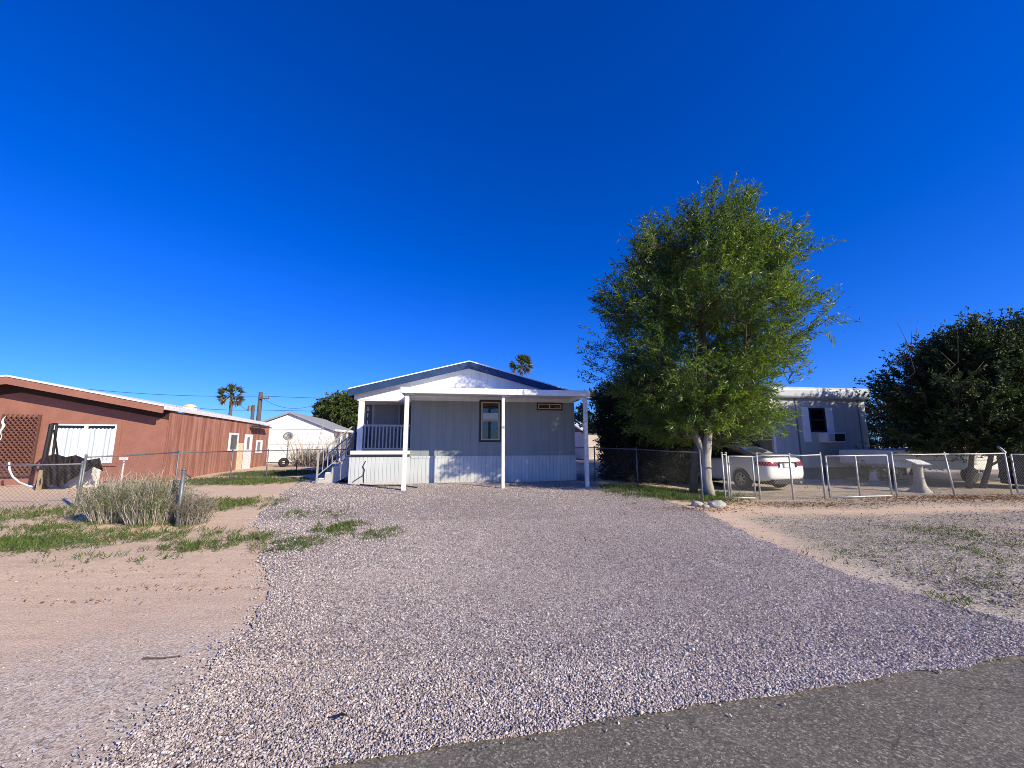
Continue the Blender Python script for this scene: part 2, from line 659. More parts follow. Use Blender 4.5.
def seg_dist(x, y, pts_):
    d = np.full(np.shape(x), 1e9)
    for a, c_ in zip(pts_[:-1], pts_[1:]):
        vx, vy = c_.x - a.x, c_.y - a.y
        t = np.clip(((x - a.x) * vx + (y - a.y) * vy) / (vx * vx + vy * vy), 0, 1)
        d = np.minimum(d, np.hypot(x - a.x - t * vx, y - a.y - t * vy))
    return d


def olive_np(x, y):
    """grey gravelly, weedy soil of the right hand verge; painted tree shade behind the fence"""
    ed = seg_dist(x, y, right_edge[2:])
    ta, tb_ = G(690, 512), G(1100, 505)
    fence_d = (ta.y + (tb_.y - ta.y) * (x - ta.x) / (tb_.x - ta.x)) - y
    w = 0.02 + 0.42 * np.clip((y - 4.2) / 3.0, 0, 1)
    o = np.clip((ed - w) / 0.5, 0, 1) * np.clip((fence_d - 0.15) / 0.6, 0, 1) * (x > 3.2)
    st = np.exp(-((fence_d - 1.6 - 0.12 * (x - 8)) / 0.25) ** 2) * np.clip((x - 8.5) / 1.5, 0, 1)
    o = o * (1 - 0.8 * st)
    back = np.clip(-(fence_d - 0.1) / 0.8, 0, 1) * (x > 6.2) * (y < 26)  # darker soil colour behind the fence paints in shade under the trees
    return np.clip(np.maximum(o, 0.8 * back), 0, 1)


def axis(lo, hi, fine_lo, fine_hi, step, grow=1.35):
    a = list(np.arange(fine_lo, fine_hi + 1e-6, step))
    s = step
    x = fine_hi
    while x < hi:
        s *= grow
        x += s
        a.append(min(x, hi))
    s = step
    x = fine_lo
    while x > lo:
        s *= grow
        x -= s
        a.insert(0, max(x, lo))
    return np.array(a)


gx = axis(-1800, 1800, -16, 20, 0.2)
gy = axis(-300, 2500, -1.0, 24, 0.2)
X, Y = np.meshgrid(gx, gy)
Zg = gz_np(X, Y)
V = np.stack([X.ravel(), Y.ravel(), Zg.ravel()], 1)
nx, ny = len(gx), len(gy)
idx = np.arange(nx * ny).reshape(ny, nx)
Fg = np.stack([idx[:-1, :-1].ravel(), idx[:-1, 1:].ravel(), idx[1:, 1:].ravel(), idx[1:, :-1].ravel()], 1)

m, nt, b = newmat('sandy_dirt')
vec = coords(nt)
a_g = N(nt, 'ShaderNodeAttribute', attribute_name='grass')
a_m = N(nt, 'ShaderNodeAttribute', attribute_name='loose')
n_big = noise_out(nt, vec, 0.55, 6, 0.6)
n_mid = noise_out(nt, vec, 4.0, 6, 0.7)
n_fine = noise_out(nt, vec, 45.0, 5, 0.75)
n_str = noise_out(nt, coords(nt, (0.35, 2.2, 1)), 3.0, 5, 0.6)
c = ramp(nt, n_big, [(0.3, (0.62, 0.42, 0.31)), (0.7, (0.72, 0.53, 0.41))])
c = mix(nt, 0.45, c, ramp(nt, n_mid, [(0.3, (0.50, 0.34, 0.26)), (0.7, (0.76, 0.57, 0.45))]))
c = mix(nt, 0.3, c, ramp(nt, n_str, [(0.35, (0.36, 0.26, 0.21)), (0.6, (0.72, 0.54, 0.43))]))
c = mix(nt, 0.35, c, ramp(nt, n_fine, [(0.32, (0.30, 0.21, 0.18)), (0.6, (0.76, 0.58, 0.47))]))
vo = N(nt, 'ShaderNodeTexVoronoi')
vo.inputs['Scale'].default_value = 75
L(nt, vec, vo.inputs['Vector'])
sepc = nt.nodes.new('ShaderNodeSeparateColor')
L(nt, vo.outputs['Color'], sepc.inputs[0])
gc = ramp(nt, sepc.outputs[0], [(0.0, (0.22, 0.18, 0.17)), (0.4, (0.48, 0.405, 0.38)), (1.0, (0.74, 0.65, 0.61))])
gmask_in = N(nt, 'ShaderNodeMath', operation='MULTIPLY')
L(nt, a_m.outputs['Fac'], gmask_in.inputs[0])
L(nt, ramp(nt, n_mid, [(0.25, 0.45), (0.6, 1.25)]), gmask_in.inputs[1])
c = mix(nt, gmask_in.outputs[0], c, gc)
# greens
gm = N(nt, 'ShaderNodeMath', operation='MULTIPLY')
L(nt, a_g.outputs['Fac'], gm.inputs[0])
L(nt, ramp(nt, noise_out(nt, vec, 9.0, 6, 0.75), [(0.42, 0.0), (0.62, 0.85)]), gm.inputs[1])
c = mix(nt, gm.outputs[0], c, ramp(nt, n_fine, [(0.35, (0.05, 0.075, 0.02)), (0.65, (0.17, 0.19, 0.06))]))
a_o = N(nt, 'ShaderNodeAttribute', attribute_name='olive')
om = N(nt, 'ShaderNodeMath', operation='MULTIPLY')
L(nt, a_o.outputs['Fac'], om.inputs[0])
L(nt, ramp(nt, noise_out(nt, coords(nt, (0.5, 1.2, 1)), 2.6, 7, 0.75), [(0.3, 0.25), (0.55, 1.0)]), om.inputs[1])
c = mix(nt, om.outputs[0], c, ramp(nt, sepc.outputs[1], [(0.0, (0.06, 0.05, 0.04)), (0.45, (0.22, 0.19, 0.155)), (0.75, (0.42, 0.375, 0.335)), (1.0, (0.76, 0.70, 0.64))]))
c = mix(nt, 1.0, c, (1.12, 1.14, 1.04), 'MULTIPLY')
L(nt, c, b.inputs['Base Color'])
b.inputs['Roughness'].default_value = 0.95
b.inputs['Specular IOR Level'].default_value = 0.15
hsum = N(nt, 'ShaderNodeMath', operation='ADD')
L(nt, n_fine, hsum.inputs[0])
L(nt, n_mid, hsum.inputs[1])
bump(nt, b, hsum.outputs[0], 0.7, 0.03)
ground = npmesh('ground', V, Fg, m, smooth=True)
tag(ground, kind='structure')
for nm, fn in (('grass', green_np), ('loose', mixgravel_np), ('olive', olive_np)):
    at = ground.data.attributes.new(nm, 'FLOAT', 'POINT')
    at.data.foreach_set('value', fn(V[:, 0], V[:, 1]).astype(np.float32))

# road
m, nt, b = newmat('asphalt')
vec = coords(nt)
nf = noise_out(nt, vec, 110, 4, 0.8)
nm_ = noise_out(nt, vec, 1.3, 5, 0.6)
vo = N(nt, 'ShaderNodeTexVoronoi')
vo.inputs['Scale'].default_value = 95
L(nt, vec, vo.inputs['Vector'])
sepc = nt.nodes.new('ShaderNodeSeparateColor')
L(nt, vo.outputs['Color'], sepc.inputs[0])
c = ramp(nt, nm_, [(0.3, (0.125, 0.112, 0.095)), (0.7, (0.20, 0.178, 0.152))])
c = mix(nt, 0.6, c, ramp(nt, sepc.outputs[0], [(0.0, (0.05, 0.045, 0.04)), (0.6, (0.15, 0.135, 0.118)), (0.9, (0.28, 0.25, 0.22)), (1.0, (0.50, 0.45, 0.41))]))
c = mix(nt, ramp(nt, noise_out(nt, coords(nt, (0.5, 1.5, 1)), 2.0, 5, 0.7), [(0.55, 0.0), (0.75, 0.35)]), c, (0.27, 0.225, 0.19))
wv = N(nt, 'ShaderNodeVectorMath', operation='ADD')
nzc = N(nt, 'ShaderNodeTexNoise')
nzc.inputs['Scale'].default_value = 1.7
nzc.inputs['Detail'].default_value = 5
L(nt, vec, nzc.inputs['Vector'])
L(nt, vec, wv.inputs[0])
L(nt, nzc.outputs['Color'], wv.inputs[1])
vc = N(nt, 'ShaderNodeTexVoronoi', feature='DISTANCE_TO_EDGE')
vc.inputs['Scale'].default_value = 0.55
L(nt, wv.outputs[0], vc.inputs['Vector'])
c = mix(nt, ramp(nt, vc.outputs['Distance'], [(0.0, 0.55), (0.007, 0.0)]), c, (0.03, 0.027, 0.025))
c = mix(nt, 1.0, c, (1.22, 1.22, 1.13), 'MULTIPLY')
L(nt, c, b.inputs['Base Color'])
b.inputs['Roughness'].default_value = 0.85
b.inputs['Specular IOR Level'].default_value = 0.3
bump(nt, b, nf, 0.9, 0.012)
rv = []
rf = []
rl = np.arange(-60, 90, 0.25)
for i, s in enumerate(rl):
    e = 0.05 * mnoise.noise(Vector((s * 0.9, 0, 0))) + 0.04 * mnoise.noise(Vector((s * 4, 2, 0)))
    for w_ in (e + 0.07, -1.5, -3.5, -6.5):
        p = RA + rd * s + rn * w_
        rv.append((p.x, p.y, 0.004))
for i in range(len(rl) - 1):
    for k in range(3):
        rf.append((i * 4 + k, i * 4 + k + 1, (i + 1) * 4 + k + 1, (i + 1) * 4 + k))
road = npmesh('road', np.array(rv), np.array(rf)[:, ::1], m)
bmx = bmesh.new()
bmx.from_mesh(road.data)
bmesh.ops.recalc_face_normals(bmx, faces=bmx.faces)
if bmx.faces[0].normal.z < 0:
    bmesh.ops.reverse_faces(bmx, faces=bmx.faces)
bmx.to_mesh(road.data)
bmx.free()
tag(road, kind='structure')

# driveway sheet
m, nt, b = newmat('crushed_gravel_bed')
vec = coords(nt)


def cells(scale):
    vo = N(nt, 'ShaderNodeTexVoronoi')
    vo.inputs['Scale'].default_value = scale
    L(nt, vec, vo.inputs['Vector'])
    sc = nt.nodes.new('ShaderNodeSeparateColor')
    L(nt, vo.outputs['Color'], sc.inputs[0])
    return vo, sc.outputs[0]


v1, c1 = cells(55)
v2, c2 = cells(95)
stops = [(0.0, (0.05, 0.042, 0.04)), (0.35, (0.21, 0.175, 0.17)), (0.65, (0.45, 0.385, 0.375)), (1.0, (0.80, 0.72, 0.70))]
c = mix(nt, 0.4, ramp(nt, c1, stops), ramp(nt, c2, stops))
c = mix(nt, ramp(nt, noise_out(nt, vec, 0.7, 4), [(0.35, 0.0), (0.75, 0.22)]), c, (0.46, 0.37, 0.34))
c = mix(nt, 1.0, c, (1.0, 1.0, 0.97), 'MULTIPLY')
L(nt, c, b.inputs['Base Color'])
b.inputs['Roughness'].default_value = 0.9
b.inputs['Specular IOR Level'].default_value = 0.2
hsum = N(nt, 'ShaderNodeMath', operation='ADD')
L(nt, v1.outputs['Distance'], hsum.inputs[0])
L(nt, c1, hsum.inputs[1])
bump(nt, b, hsum.outputs[0], 0.8, 0.03)
x0, y0 = ragged.min(0)
x1, y1 = ragged.max(0)
gxx, gyy = np.meshgrid(np.arange(x0, x1, 0.25), np.arange(y0, y1, 0.25))
inner = np.stack([gxx.ravel(), gyy.ravel()], 1)
inner = inner[in_poly(inner, ragged)]
vin = [Vector((a, c_)) for a, c_ in ragged] + [Vector((a, c_)) for a, c_ in inner]
nb = len(ragged)
ein = [(i, (i + 1) % nb) for i in range(nb)]
res = mgeo.delaunay_2d_cdt(vin, ein, [list(range(nb))], 1, 1e-5)
vv = np.array([(p.x, p.y) for p in res[0]])
zz = gz_np(vv[:, 0], vv[:, 1]) + 0.012
faces = []
for f_ in res[2]:
    f_ = list(f_)
    a, b2, c2_ = [vv[i] for i in f_[:3]]
    if (b2[0] - a[0]) * (c2_[1] - a[1]) - (b2[1] - a[1]) * (c2_[0] - a[0]) < 0:
        f_ = f_[::-1]
    faces.append(f_)
drive = npmesh('gravel_driveway', np.column_stack([vv, zz]), np.array([f_ for f_ in faces if len(f_) == 3]), m, smooth=True)
tag(drive, kind='structure')

# ------------------------------------------------------------------ loose stones
m, nt, b = newmat('gravel_stone')
at = N(nt, 'ShaderNodeAttribute', attribute_name='tint')
c = ramp(nt, at.outputs['Fac'], [(0.0, (0.06, 0.05, 0.05)), (0.3, (0.23, 0.19, 0.19)), (0.55, (0.42, 0.355, 0.35)), (0.8, (0.58, 0.505, 0.50)), (1.0, (0.84, 0.79, 0.77))])
c = mix(nt, 0.2, c, ramp(nt, noise_out(nt, coords(nt), 60, 3), [(0.3, (0.16, 0.13, 0.13)), (0.7, (0.62, 0.54, 0.53))]))
c = mix(nt, ramp(nt, noise_out(nt, coords(nt), 0.8, 4), [(0.4, 0.0), (0.7, 0.25)]), c, (0.28, 0.22, 0.21))
c = mix(nt, 1.0, c, (1.0, 1.0, 0.97), 'MULTIPLY')
L(nt, c, b.inputs['Base Color'])
b.inputs['Roughness'].default_value = 0.85
b.inputs['Specular IOR Level'].default_value = 0.25
stone_mat = m

t_ = (1 + 5 ** 0.5) / 2
ICO_V = unit(np.array([(-1, t_, 0), (1, t_, 0), (-1, -t_, 0), (1, -t_, 0), (0, -1, t_), (0, 1, t_), (0, -1, -t_), (0, 1, -t_), (t_, 0, -1), (t_, 0, 1), (-t_, 0, -1), (-t_, 0, 1)], float))
ICO_F = np.array([(0, 11, 5), (0, 5, 1), (0, 1, 7), (0, 7, 10), (0, 10, 11), (1, 5, 9), (5, 11, 4), (11, 10, 2), (10, 7, 6), (7, 1, 8), (3, 9, 4), (3, 4, 2), (3, 2, 6), (3, 6, 8), (3, 8, 9), (4, 9, 5), (2, 4, 11), (6, 2, 10), (8, 6, 7), (9, 8, 1)])
OCT_V = np.array([(1, 0, 0), (-1, 0, 0), (0, 1, 0), (0, -1, 0), (0, 0, 1), (0, 0, -1)], float)
OCT_F = np.array([(0, 2, 4), (2, 1, 4), (1, 3, 4), (3, 0, 4), (2, 0, 5), (1, 2, 5), (3, 1, 5), (0, 3, 5)])


def rand_rot(n):
    q = unit(rng.normal(size=(n, 4)))
    w, x, y, z = q.T
    return np.stack([np.stack([1 - 2 * (y * y + z * z), 2 * (x * y - z * w), 2 * (x * z + y * w)], -1),
                     np.stack([2 * (x * y + z * w), 1 - 2 * (x * x + z * z), 2 * (y * z - x * w)], -1),
                     np.stack([2 * (x * z - y * w), 2 * (y * z + x * w), 1 - 2 * (x * x + y * y)], -1)], 1)


def stone_geo(P, size, TV, TF, jit=0.28):
    n = len(P)
    k = len(TV)
    S = np.stack([rng.uniform(0.75, 1.3, n), rng.uniform(0.6, 1.0, n), rng.uniform(0.45, 0.8, n)], 1)
    Vv = TV[None] * (1 + rng.uniform(-jit, jit, (n, k, 1))) * S[:, None] * (size / 2)[:, None, None]
    Rm = rand_rot(n)
    Vv = np.einsum('nij,nkj->nki', Rm, Vv)
    Vv[..., 2] *= 0.8
    Vv += P[:, None]
    Fc = (TF[None] + (np.arange(n) * k)[:, None, None]).reshape(-1, 3)
    return Vv.reshape(-1, 3), Fc


def scatter_area(xa, xb, ya, yb, density):
    n = int((xb - xa) * (yb - ya) * density)
    return np.column_stack([rng.uniform(xa, xb, n), rng.uniform(ya, yb, n)])


def in_view(pts, margin=1.08):
    k = np.abs(pts[:, 0]) / np.maximum(0.1, pts[:, 1])
    return (k < 1.3 * margin) & (pts[:, 1] > 1.9)


geo = []
off = 0
VV, FF, TT = [], [], []


def push(Vv, Fc, tint, k):
    global off
    VV.append(Vv)
    FF.append(Fc + off)
    TT.append(np.repeat(tint, k))
    off += len(Vv)


def drive_dist(pts):
    """rough distance to the ragged boundary"""
    d = np.full(len(pts), 1e9)
    for i in range(0, len(ragged), 2):
        d = np.minimum(d, (pts[:, 0] - ragged[i, 0]) ** 2 + (pts[:, 1] - ragged[i, 1]) ** 2)
    return np.sqrt(d)


for (ya, yb, dens, sz, tv, tf) in ((1.9, 3.2, 9500, 0.0122, ICO_V, ICO_F), (3.2, 5.2, 5600, 0.0145, OCT_V, OCT_F), (5.2, 8.0, 2300, 0.019, OCT_V, OCT_F), (8.0, 14.8, 560, 0.025, OCT_V, OCT_F)):
    pts = scatter_area(-7.5, 11, ya, yb, dens)
    pts = pts[in_view(pts)]
    ins = in_poly(pts, ragged)
    keep = ins.copy()
    # spill over the edge
    outp = np.where(~ins)[0]
    if len(outp):
        d = drive_dist(pts[outp])
        rdst = (pts[outp, 0] - RA.x) * rn.x + (pts[outp, 1] - RA.y) * rn.y
        pr = np.where(rdst > 0, 0.5 * np.exp(-d / 0.07), 0.07 * np.exp(-d / 0.05))
        keep[outp] = rng.random(len(outp)) < pr
    pts = pts[keep]
    n = len(pts)
    size = sz * rng.lognormal(0, 0.24, n)
    size = np.clip(size, 0.006, 0.03)
    z = gz_np(pts[:, 0], pts[:, 1]) + 0.012 + size * rng.uniform(0.05, 0.38, n)
    P = np.column_stack([pts, z])
    tint = np.clip(rng.normal(0.63, 0.27, n) + 0.06 * np.sin(pts[:, 0] * 1.1) * np.sin(pts[:, 1] * 0.8), 0, 1)
    Vv, Fc = stone_geo(P, size, tv, tf)
    push(Vv, Fc, tint, len(tv))

# loose stones on the bare dirt, both sides
for (ya, yb, dens, tv, tf) in ((1.9, 5.0, 1600, OCT_V, OCT_F), (5.0, 12.0, 900, OCT_V, OCT_F)):
    pts = scatter_area(-9, 15, ya, yb, dens)
    pts = pts[in_view(pts)]
    pts = pts[~in_poly(pts, ragged)]
    rdst = (pts[:, 0] - RA.x) * rn.x + (pts[:, 1] - RA.y) * rn.y
    mg = np.maximum(mixgravel_np(pts[:, 0], pts[:, 1]) * np.where(pts[:, 0] > 3, 0.3, 1.0), 0.9 * olive_np(pts[:, 0], pts[:, 1]) * (pts[:, 1] < 10.8))
    nz = np.array([mnoise.noise(Vector((a * 1.3, c_ * 1.3, 5))) for a, c_ in pts]) * 0.5 + 0.5
    pr = np.where(rdst > 0.03, np.where(pts[:, 0] > 3, 1.0, 0.16) * mg * np.clip(nz * 1.6 - 0.2, 0, 1) + 0.012, 0.022 * np.exp(rdst / 0.35))
    pts = pts[rng.random(len(pts)) < pr]
    n = len(pts)
    size = np.clip(0.013 * rng.lognormal(0, 0.4, n), 0.005, 0.04)
    size = np.where(pts[:, 0] > 3, size * 1.3, size)
    P = np.column_stack([pts, gz_np(pts[:, 0], pts[:, 1]) + size * 0.12 + 0.003])
    Vv, Fc = stone_geo(P, size, tv, tf)
    push(Vv, Fc, np.clip(rng.normal(0.5, 0.25, n), 0, 1), len(tv))
gravel = npmesh('gravel', np.concatenate(VV), np.concatenate(FF), stone_mat, tint=np.concatenate(TT))
tag(gravel, 'loose pinkish grey crushed gravel covering the driveway', 'gravel', kind='stuff')

# ------------------------------------------------------------------ grass and weeds
pts = scatter_area(-13, 14, 3.0, 21, 560)
pts = pts[in_view(pts, 1.05)]
g = green_np(pts[:, 0], pts[:, 1])
nz = np.array([mnoise.noise(Vector((a * 1.6, c_ * 1.6, 1))) + 0.6 * mnoise.noise(Vector((a * 5, c_ * 5, 4))) for a, c_ in pts])
keep = rng.random(len(pts)) < np.clip((g - 0.10) * (0.85 + nz * 1.3), 0, 1)
pts = pts[keep]
rep = 6
pts = np.repeat(pts, rep, 0) + rng.normal(0, 0.028, (len(pts) * rep, 2))
n = len(pts)
far = np.clip((pts[:, 1] - 4) / 10, 0, 1)
verge = (pts[:, 0] > 4.5) & (pts[:, 1] < 10.5)
Ln = rng.uniform(0.03, 0.10, n) * (1 + 0.5 * far) * np.where(verge, 0.45, 1.0)
D = rng.normal(0, 0.55, (n, 3))
D[:, 2] = rng.uniform(0.5, 1.2, n)
P = np.column_stack([pts, gz_np(pts[:, 0], pts[:, 1]) + 0.008])
gg = green_np(pts[:, 0], pts[:, 1])
tint = np.clip(rng.normal(0.35, 0.22, n) + gg * 0.35 - 0.12 * verge, 0, 1)
Vv, Fc, T = leaf_quads(P, D, Ln, 0.006 + 0.007 * far + rng.uniform(0, 0.006, n), tint, 0.25)
tag(npmesh('grass', Vv, Fc, M['grass'], tint=T), 'short green and straw coloured weeds growing in patches on the dirt', 'grass', kind='stuff')

# dead leaves under the right hand fence and scattered crumbs of litter on the sand
cl = []
for (px, v, rx, ry, n) in ((900, 500, 1.8, 0.5, 700), (960, 498, 1.6, 0.45, 1100), (1000, 498, 1.5, 0.5, 900), (760, 505, 1.8, 0.5, 500), (700, 510, 1.0, 0.3, 350), (820, 505, 1.8, 0.4, 400), (110, 575, 2.2, 0.5, 110), (170, 590, 1.2, 0.06, 60), (60, 602, 1.0, 0.07, 50), (640, 495, 1.0, 0.6, 260)):
    p = G(px, v)
    cl.append(np.column_stack([rng.normal(p.x, rx * 0.6, n), rng.normal(p.y, ry * 0.6, n)]))
pts = np.concatenate(cl)
n = len(pts)
P = np.column_stack([pts, gz_np(pts[:, 0], pts[:, 1]) + rng.uniform(0.008, 0.03, n)])
D = rng.normal(0, 1, (n, 3))
D[:, 2] *= 0.25
sc_ = np.where(pts[:, 0] < 0, 0.6, 1.0)
Vv, Fc, T = leaf_quads(P, D, rng.uniform(0.03, 0.08, n) * sc_, rng.uniform(0.012, 0.03, n) * sc_, rng.random(n) * sc_ ** 2, 0.2)
tag(npmesh('fallen_leaves', Vv, Fc, M['litter'], tint=T), 'dry brown leaf litter lying along the foot of the fences', 'leaf litter', kind='stuff')


# ------------------------------------------------------------------ trees
def make_tree(name, label, cat, base, trunk, shoots, sdirs, slen, per, leaf, lmat, bmat, group=None, n_limb=12, n_sub=70, limb_r=0.09, tint_fn=None, droop=0.1, twig_r=0.005, max_twig=1.4, extra=None):
    base = Vector(base)
    root = thing(name, label, cat, base, 0, group)
    S = np.asarray(shoots) - np.array(base)
    Dr = unit(np.asarray(sdirs))
    mb = MB()
    nodes = []
    starts = []
    for pts, rads in trunk:
        lp = [Vector(p) - base for p in pts]
        mb.tube(lp, rads, 9)
        for p, r in zip(lp[1:], rads[1:]):
            nodes.append(p)
            starts.append((p, r))
    starts_v = starts[len(starts) // 3:]
    ids = rng.permutation(len(S))
    for k in range(n_limb):
        tgt = Vector(S[ids[k]])
        ok = [s for s in starts if s[0].z < tgt.z - 0.2] or starts
        st = min(ok, key=lambda s: (s[0] - tgt).length + random.random() * 0.8)
        a = st[0]
        tgt = a.lerp(tgt, 0.82)
        mid = a.lerp(tgt, 0.45) + Vector((random.uniform(-.15, .15), random.uniform(-.15, .15), 0.12)) * (tgt - a).length * 0.6
        r0 = min(st[1] * 0.75, limb_r)
        pl = []
        for q in range(7):
            t = q / 6
            pl.append(a * (1 - t) ** 2 + mid * 2 * t * (1 - t) + tgt * t * t)
        mb.tube(pl, [r0 * (1 - 0.8 * q / 6) for q in range(7)], 6)
        nodes += pl[2:]
    for k in range(n_limb, min(len(S), n_limb + n_sub)):
        tgt = Vector(S[ids[k]])
        arr = np.array([tuple(q) for q in nodes])
        a = Vector(arr[np.argmin(((arr - np.array(tgt)) ** 2).sum(1) + 0.6 * np.clip(arr[:, 2] - tgt.z + 0.3, 0, 9) ** 2)])
        mid = a.lerp(tgt, 0.5) + Vector((random.uniform(-.1, .1), random.uniform(-.1, .1), 0.06))
        mb.tube([a, mid, tgt], [0.022, 0.014, 0.006], 4, cap=False)
        nodes += [mid, a.lerp(tgt, 0.8), tgt]
    arr = np.array([tuple(q) for q in nodes])
    for k in range(0, len(S)):
        d = ((arr - S[k]) ** 2).sum(1)
        j = int(np.argmin(d))
        tip = S[k] + Dr[k] * slen[k] * 0.9
        if d[j] < max_twig ** 2:
            mb.tube([arr[j], S[k], tip], [twig_r * 1.5, twig_r, twig_r * 0.4], 3, cap=False)
        else:
            mb.tube([S[k], tip], [twig_r, twig_r * 0.4], 3, cap=False)
    if extra:
        extra(mb, base)
    mb.build('trunk', bmat, root, smooth=True)
    n = len(S) * per
    si = np.repeat(np.arange(len(S)), per)
    t = rng.uniform(0.0, 1.0, n)
    P = S[si] + Dr[si] * (slen[si] * t)[:, None] + rng.normal(0, 0.03, (n, 3))
    D = Dr[si] * 0.55 + rng.normal(0, 0.55, (n, 3))
    D[:, 2] -= droop
    sh = rng.normal(0, 0.16, len(S))
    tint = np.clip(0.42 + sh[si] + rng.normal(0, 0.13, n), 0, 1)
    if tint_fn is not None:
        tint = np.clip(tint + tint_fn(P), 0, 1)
    Ln = leaf[0] * rng.uniform(0.65, 1.3, n)
    Wd = leaf[1] * rng.uniform(0.7, 1.3, n)
    Vv, Fc, T = leaf_quads(P, D, Ln, Wd, tint)
    npmesh('crown', Vv, Fc, lmat, root, T)
    return root


def profile_shoots(yc, prof, n, ydepth=0.85, outward=0.45, seed=0, gap=0.0, up=0.5, nfreq=0.8, ragged_amp=0.18):
    """sample shoots in a round crown whose silhouette widths come from prof [(z, xmin, xmax)]"""
    zs = np.array([p[0] for p in prof])
    o = np.argsort(zs)
    zs = zs[o]
    lo = np.array([p[1] for p in prof])[o]
    hi = np.array([p[2] for p in prof])[o]
    zz = np.linspace(zs[0], zs[-1], 400)
    hw = np.interp(zz, zs, (hi - lo) / 2)
    pdf = hw ** 2 + 0.02
    pdf /= pdf.sum()
    z = rng.choice(zz, n * 3, p=pdf) + rng.normal(0, 0.05, n * 3)
    cx = np.interp(z, zs, (hi + lo) / 2)
    h = np.interp(z, zs, (hi - lo) / 2)
    th = rng.uniform(0, 2 * np.pi, n * 3)
    wob = 1 + ragged_amp * np.array([mnoise.noise(Vector((math.cos(a) * 1.6, math.sin(a) * 1.6, q * 0.9 + seed * 7))) for a, q in zip(th, z)])
    r = rng.random(n * 3) ** outward * wob
    x = cx + np.cos(th) * r * h
    y = yc + np.sin(th) * r * h * ydepth
    P = np.column_stack([x, y, z])
    if gap > 0:
        nz = np.array([mnoise.noise(Vector((p[0] * nfreq, p[1] * nfreq, p[2] * nfreq + seed))) for p in P])
        P_keep = nz > -0.28 + gap * 0.3
        P, th, r, h, cx = P[P_keep], th[P_keep], r[P_keep], h[P_keep], cx[P_keep]
    P, th = P[:n], th[:n]
    zc = zs[0] + (zs[-1] - zs[0]) * 0.35
    D = np.column_stack([np.cos(th), np.sin(th), np.full(len(P), up) + 0.9 * np.clip((P[:, 2] - zc) / (zs[-1] - zc), -0.3, 1)])
    D = unit(D) + rng.normal(0, 0.3, (len(P), 3))
    return P, D


# main airy tree
TY = 12.3
mp = [(187, 716, 738), (200, 690, 765), (215, 662, 782), (240, 632, 802), (280, 608, 822), (330, 600, 824), (362, 604, 820), (385, 620, 806), (405, 640, 790), (425, 658, 768), (438, 680, 745)]
prof = []
for v, a, b_ in mp:
    pa, pb = W(a, v, TY), W(b_, v, TY)
    prof.append((pa.z, pa.x, pb.x))
prof = [(z - 0.25 - 0.06 * max(0, z - 4), (a + b_) / 2 - 0.42 - (b_ - a) / 2 * 0.785, (a + b_) / 2 - 0.42 + (b_ - a) / 2 * 0.785) for z, a, b_ in prof]
P, D = profile_shoots(TY, prof, 4300, 0.8, 0.46, 1, gap=0.5, up=0.5, ragged_amp=0.45)
# heavier low skirt of foliage
for q in range(340):
    a_ = random.uniform(0, 2 * math.pi)
    rr_ = random.uniform(0.35, 1.0)
    P = np.append(P, [[5.75 + math.cos(a_) * rr_ * 2.0, TY + math.sin(a_) * rr_ * 1.8, random.uniform(1.75, 3.2) + 0.25 * rr_]], 0)
    D = np.append(D, [[math.cos(a_) * 0.8, math.sin(a_) * 0.8, random.uniform(-0.7, 0.2)]], 0)
# top sprays: long feathery leaders
tops = []
for (px, v) in ((725, 205), (735, 212), (700, 222), (680, 228), (660, 232), (755, 222), (775, 228), (790, 245), (640, 250), (812, 275), (818, 300), (615, 290), (606, 330), (600, 350), (818, 330), (820, 350), (720, 215), (708, 212), (745, 215), (765, 235)):
    p = W(702 + (px - 712) * (0.80 if px > 712 else 0.93), v + 10, TY + random.uniform(-0.5, 0.5))
    for q in range(7):
        tops.append(((p.x + random.uniform(-.2, .2), p.y + random.uniform(-.3, .3), p.z - 0.1 * q - random.uniform(0.0, .25)), ((p.x - 6.2) * 0.12 + random.uniform(-.15, .15), random.uniform(-.2, .2), 0.8 if v < 260 else 0.25)))
P = np.concatenate([P, np.array([t[0] for t in tops])])
D = np.concatenate([D, np.array([t[1] for t in tops])])
slen = rng.uniform(0.35, 0.85, len(P))
tb = G(709, 497)
trunkA = ([tb + Vector((0, 0, -0.05)), tb + Vector((-0.04, 0, 0.5)), tb + Vector((0.03, 0.05, 1.1)), tb + Vector((0.16, 0.1, 1.8)), tb + Vector((0.1, 0.1, 2.8)), tb + Vector((0.25, 0.2, 4.2)), tb + Vector((0.3, 0.1, 6.0)), tb + Vector((0.35, 0.1, 7.6))], [0.19, 0.145, 0.125, 0.115, 0.10, 0.08, 0.055, 0.03])
trunkB = ([tb + Vector((0.02, 0.05, 1.0)), tb + Vector((-0.12, 0.2, 1.6)), tb + Vector((-0.45, 0.4, 2.5)), tb + Vector((-0.9, 0.5, 4.0)), tb + Vector((-1.3, 0.6, 5.6))], [0.11, 0.10, 0.08, 0.06, 0.03])
trunkC = ([tb + Vector((0.12, 0.1, 1.7)), tb + Vector((0.6, 0.1, 2.6)), tb + Vector((1.3, 0.0, 3.9)), tb + Vector((1.8, 0.1, 5.2))], [0.1, 0.085, 0.06, 0.03])


trunkD = ([tb + Vector((-0.28, 0.35, -0.05)), tb + Vector((-0.24, 0.3, 0.6)), tb + Vector((-0.18, 0.25, 1.2)), tb + Vector((0.05, 0.15, 1.9))], [0.13, 0.11, 0.10, 0.08])


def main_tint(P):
    return 0.16 * np.clip(P[:, 0] / 3.0, -1, 1) + 0.05 * np.clip((4 - P[:, 2]) / 3, -1, 1)  # paints the sunlit side: leaves tinted lighter to the right and low


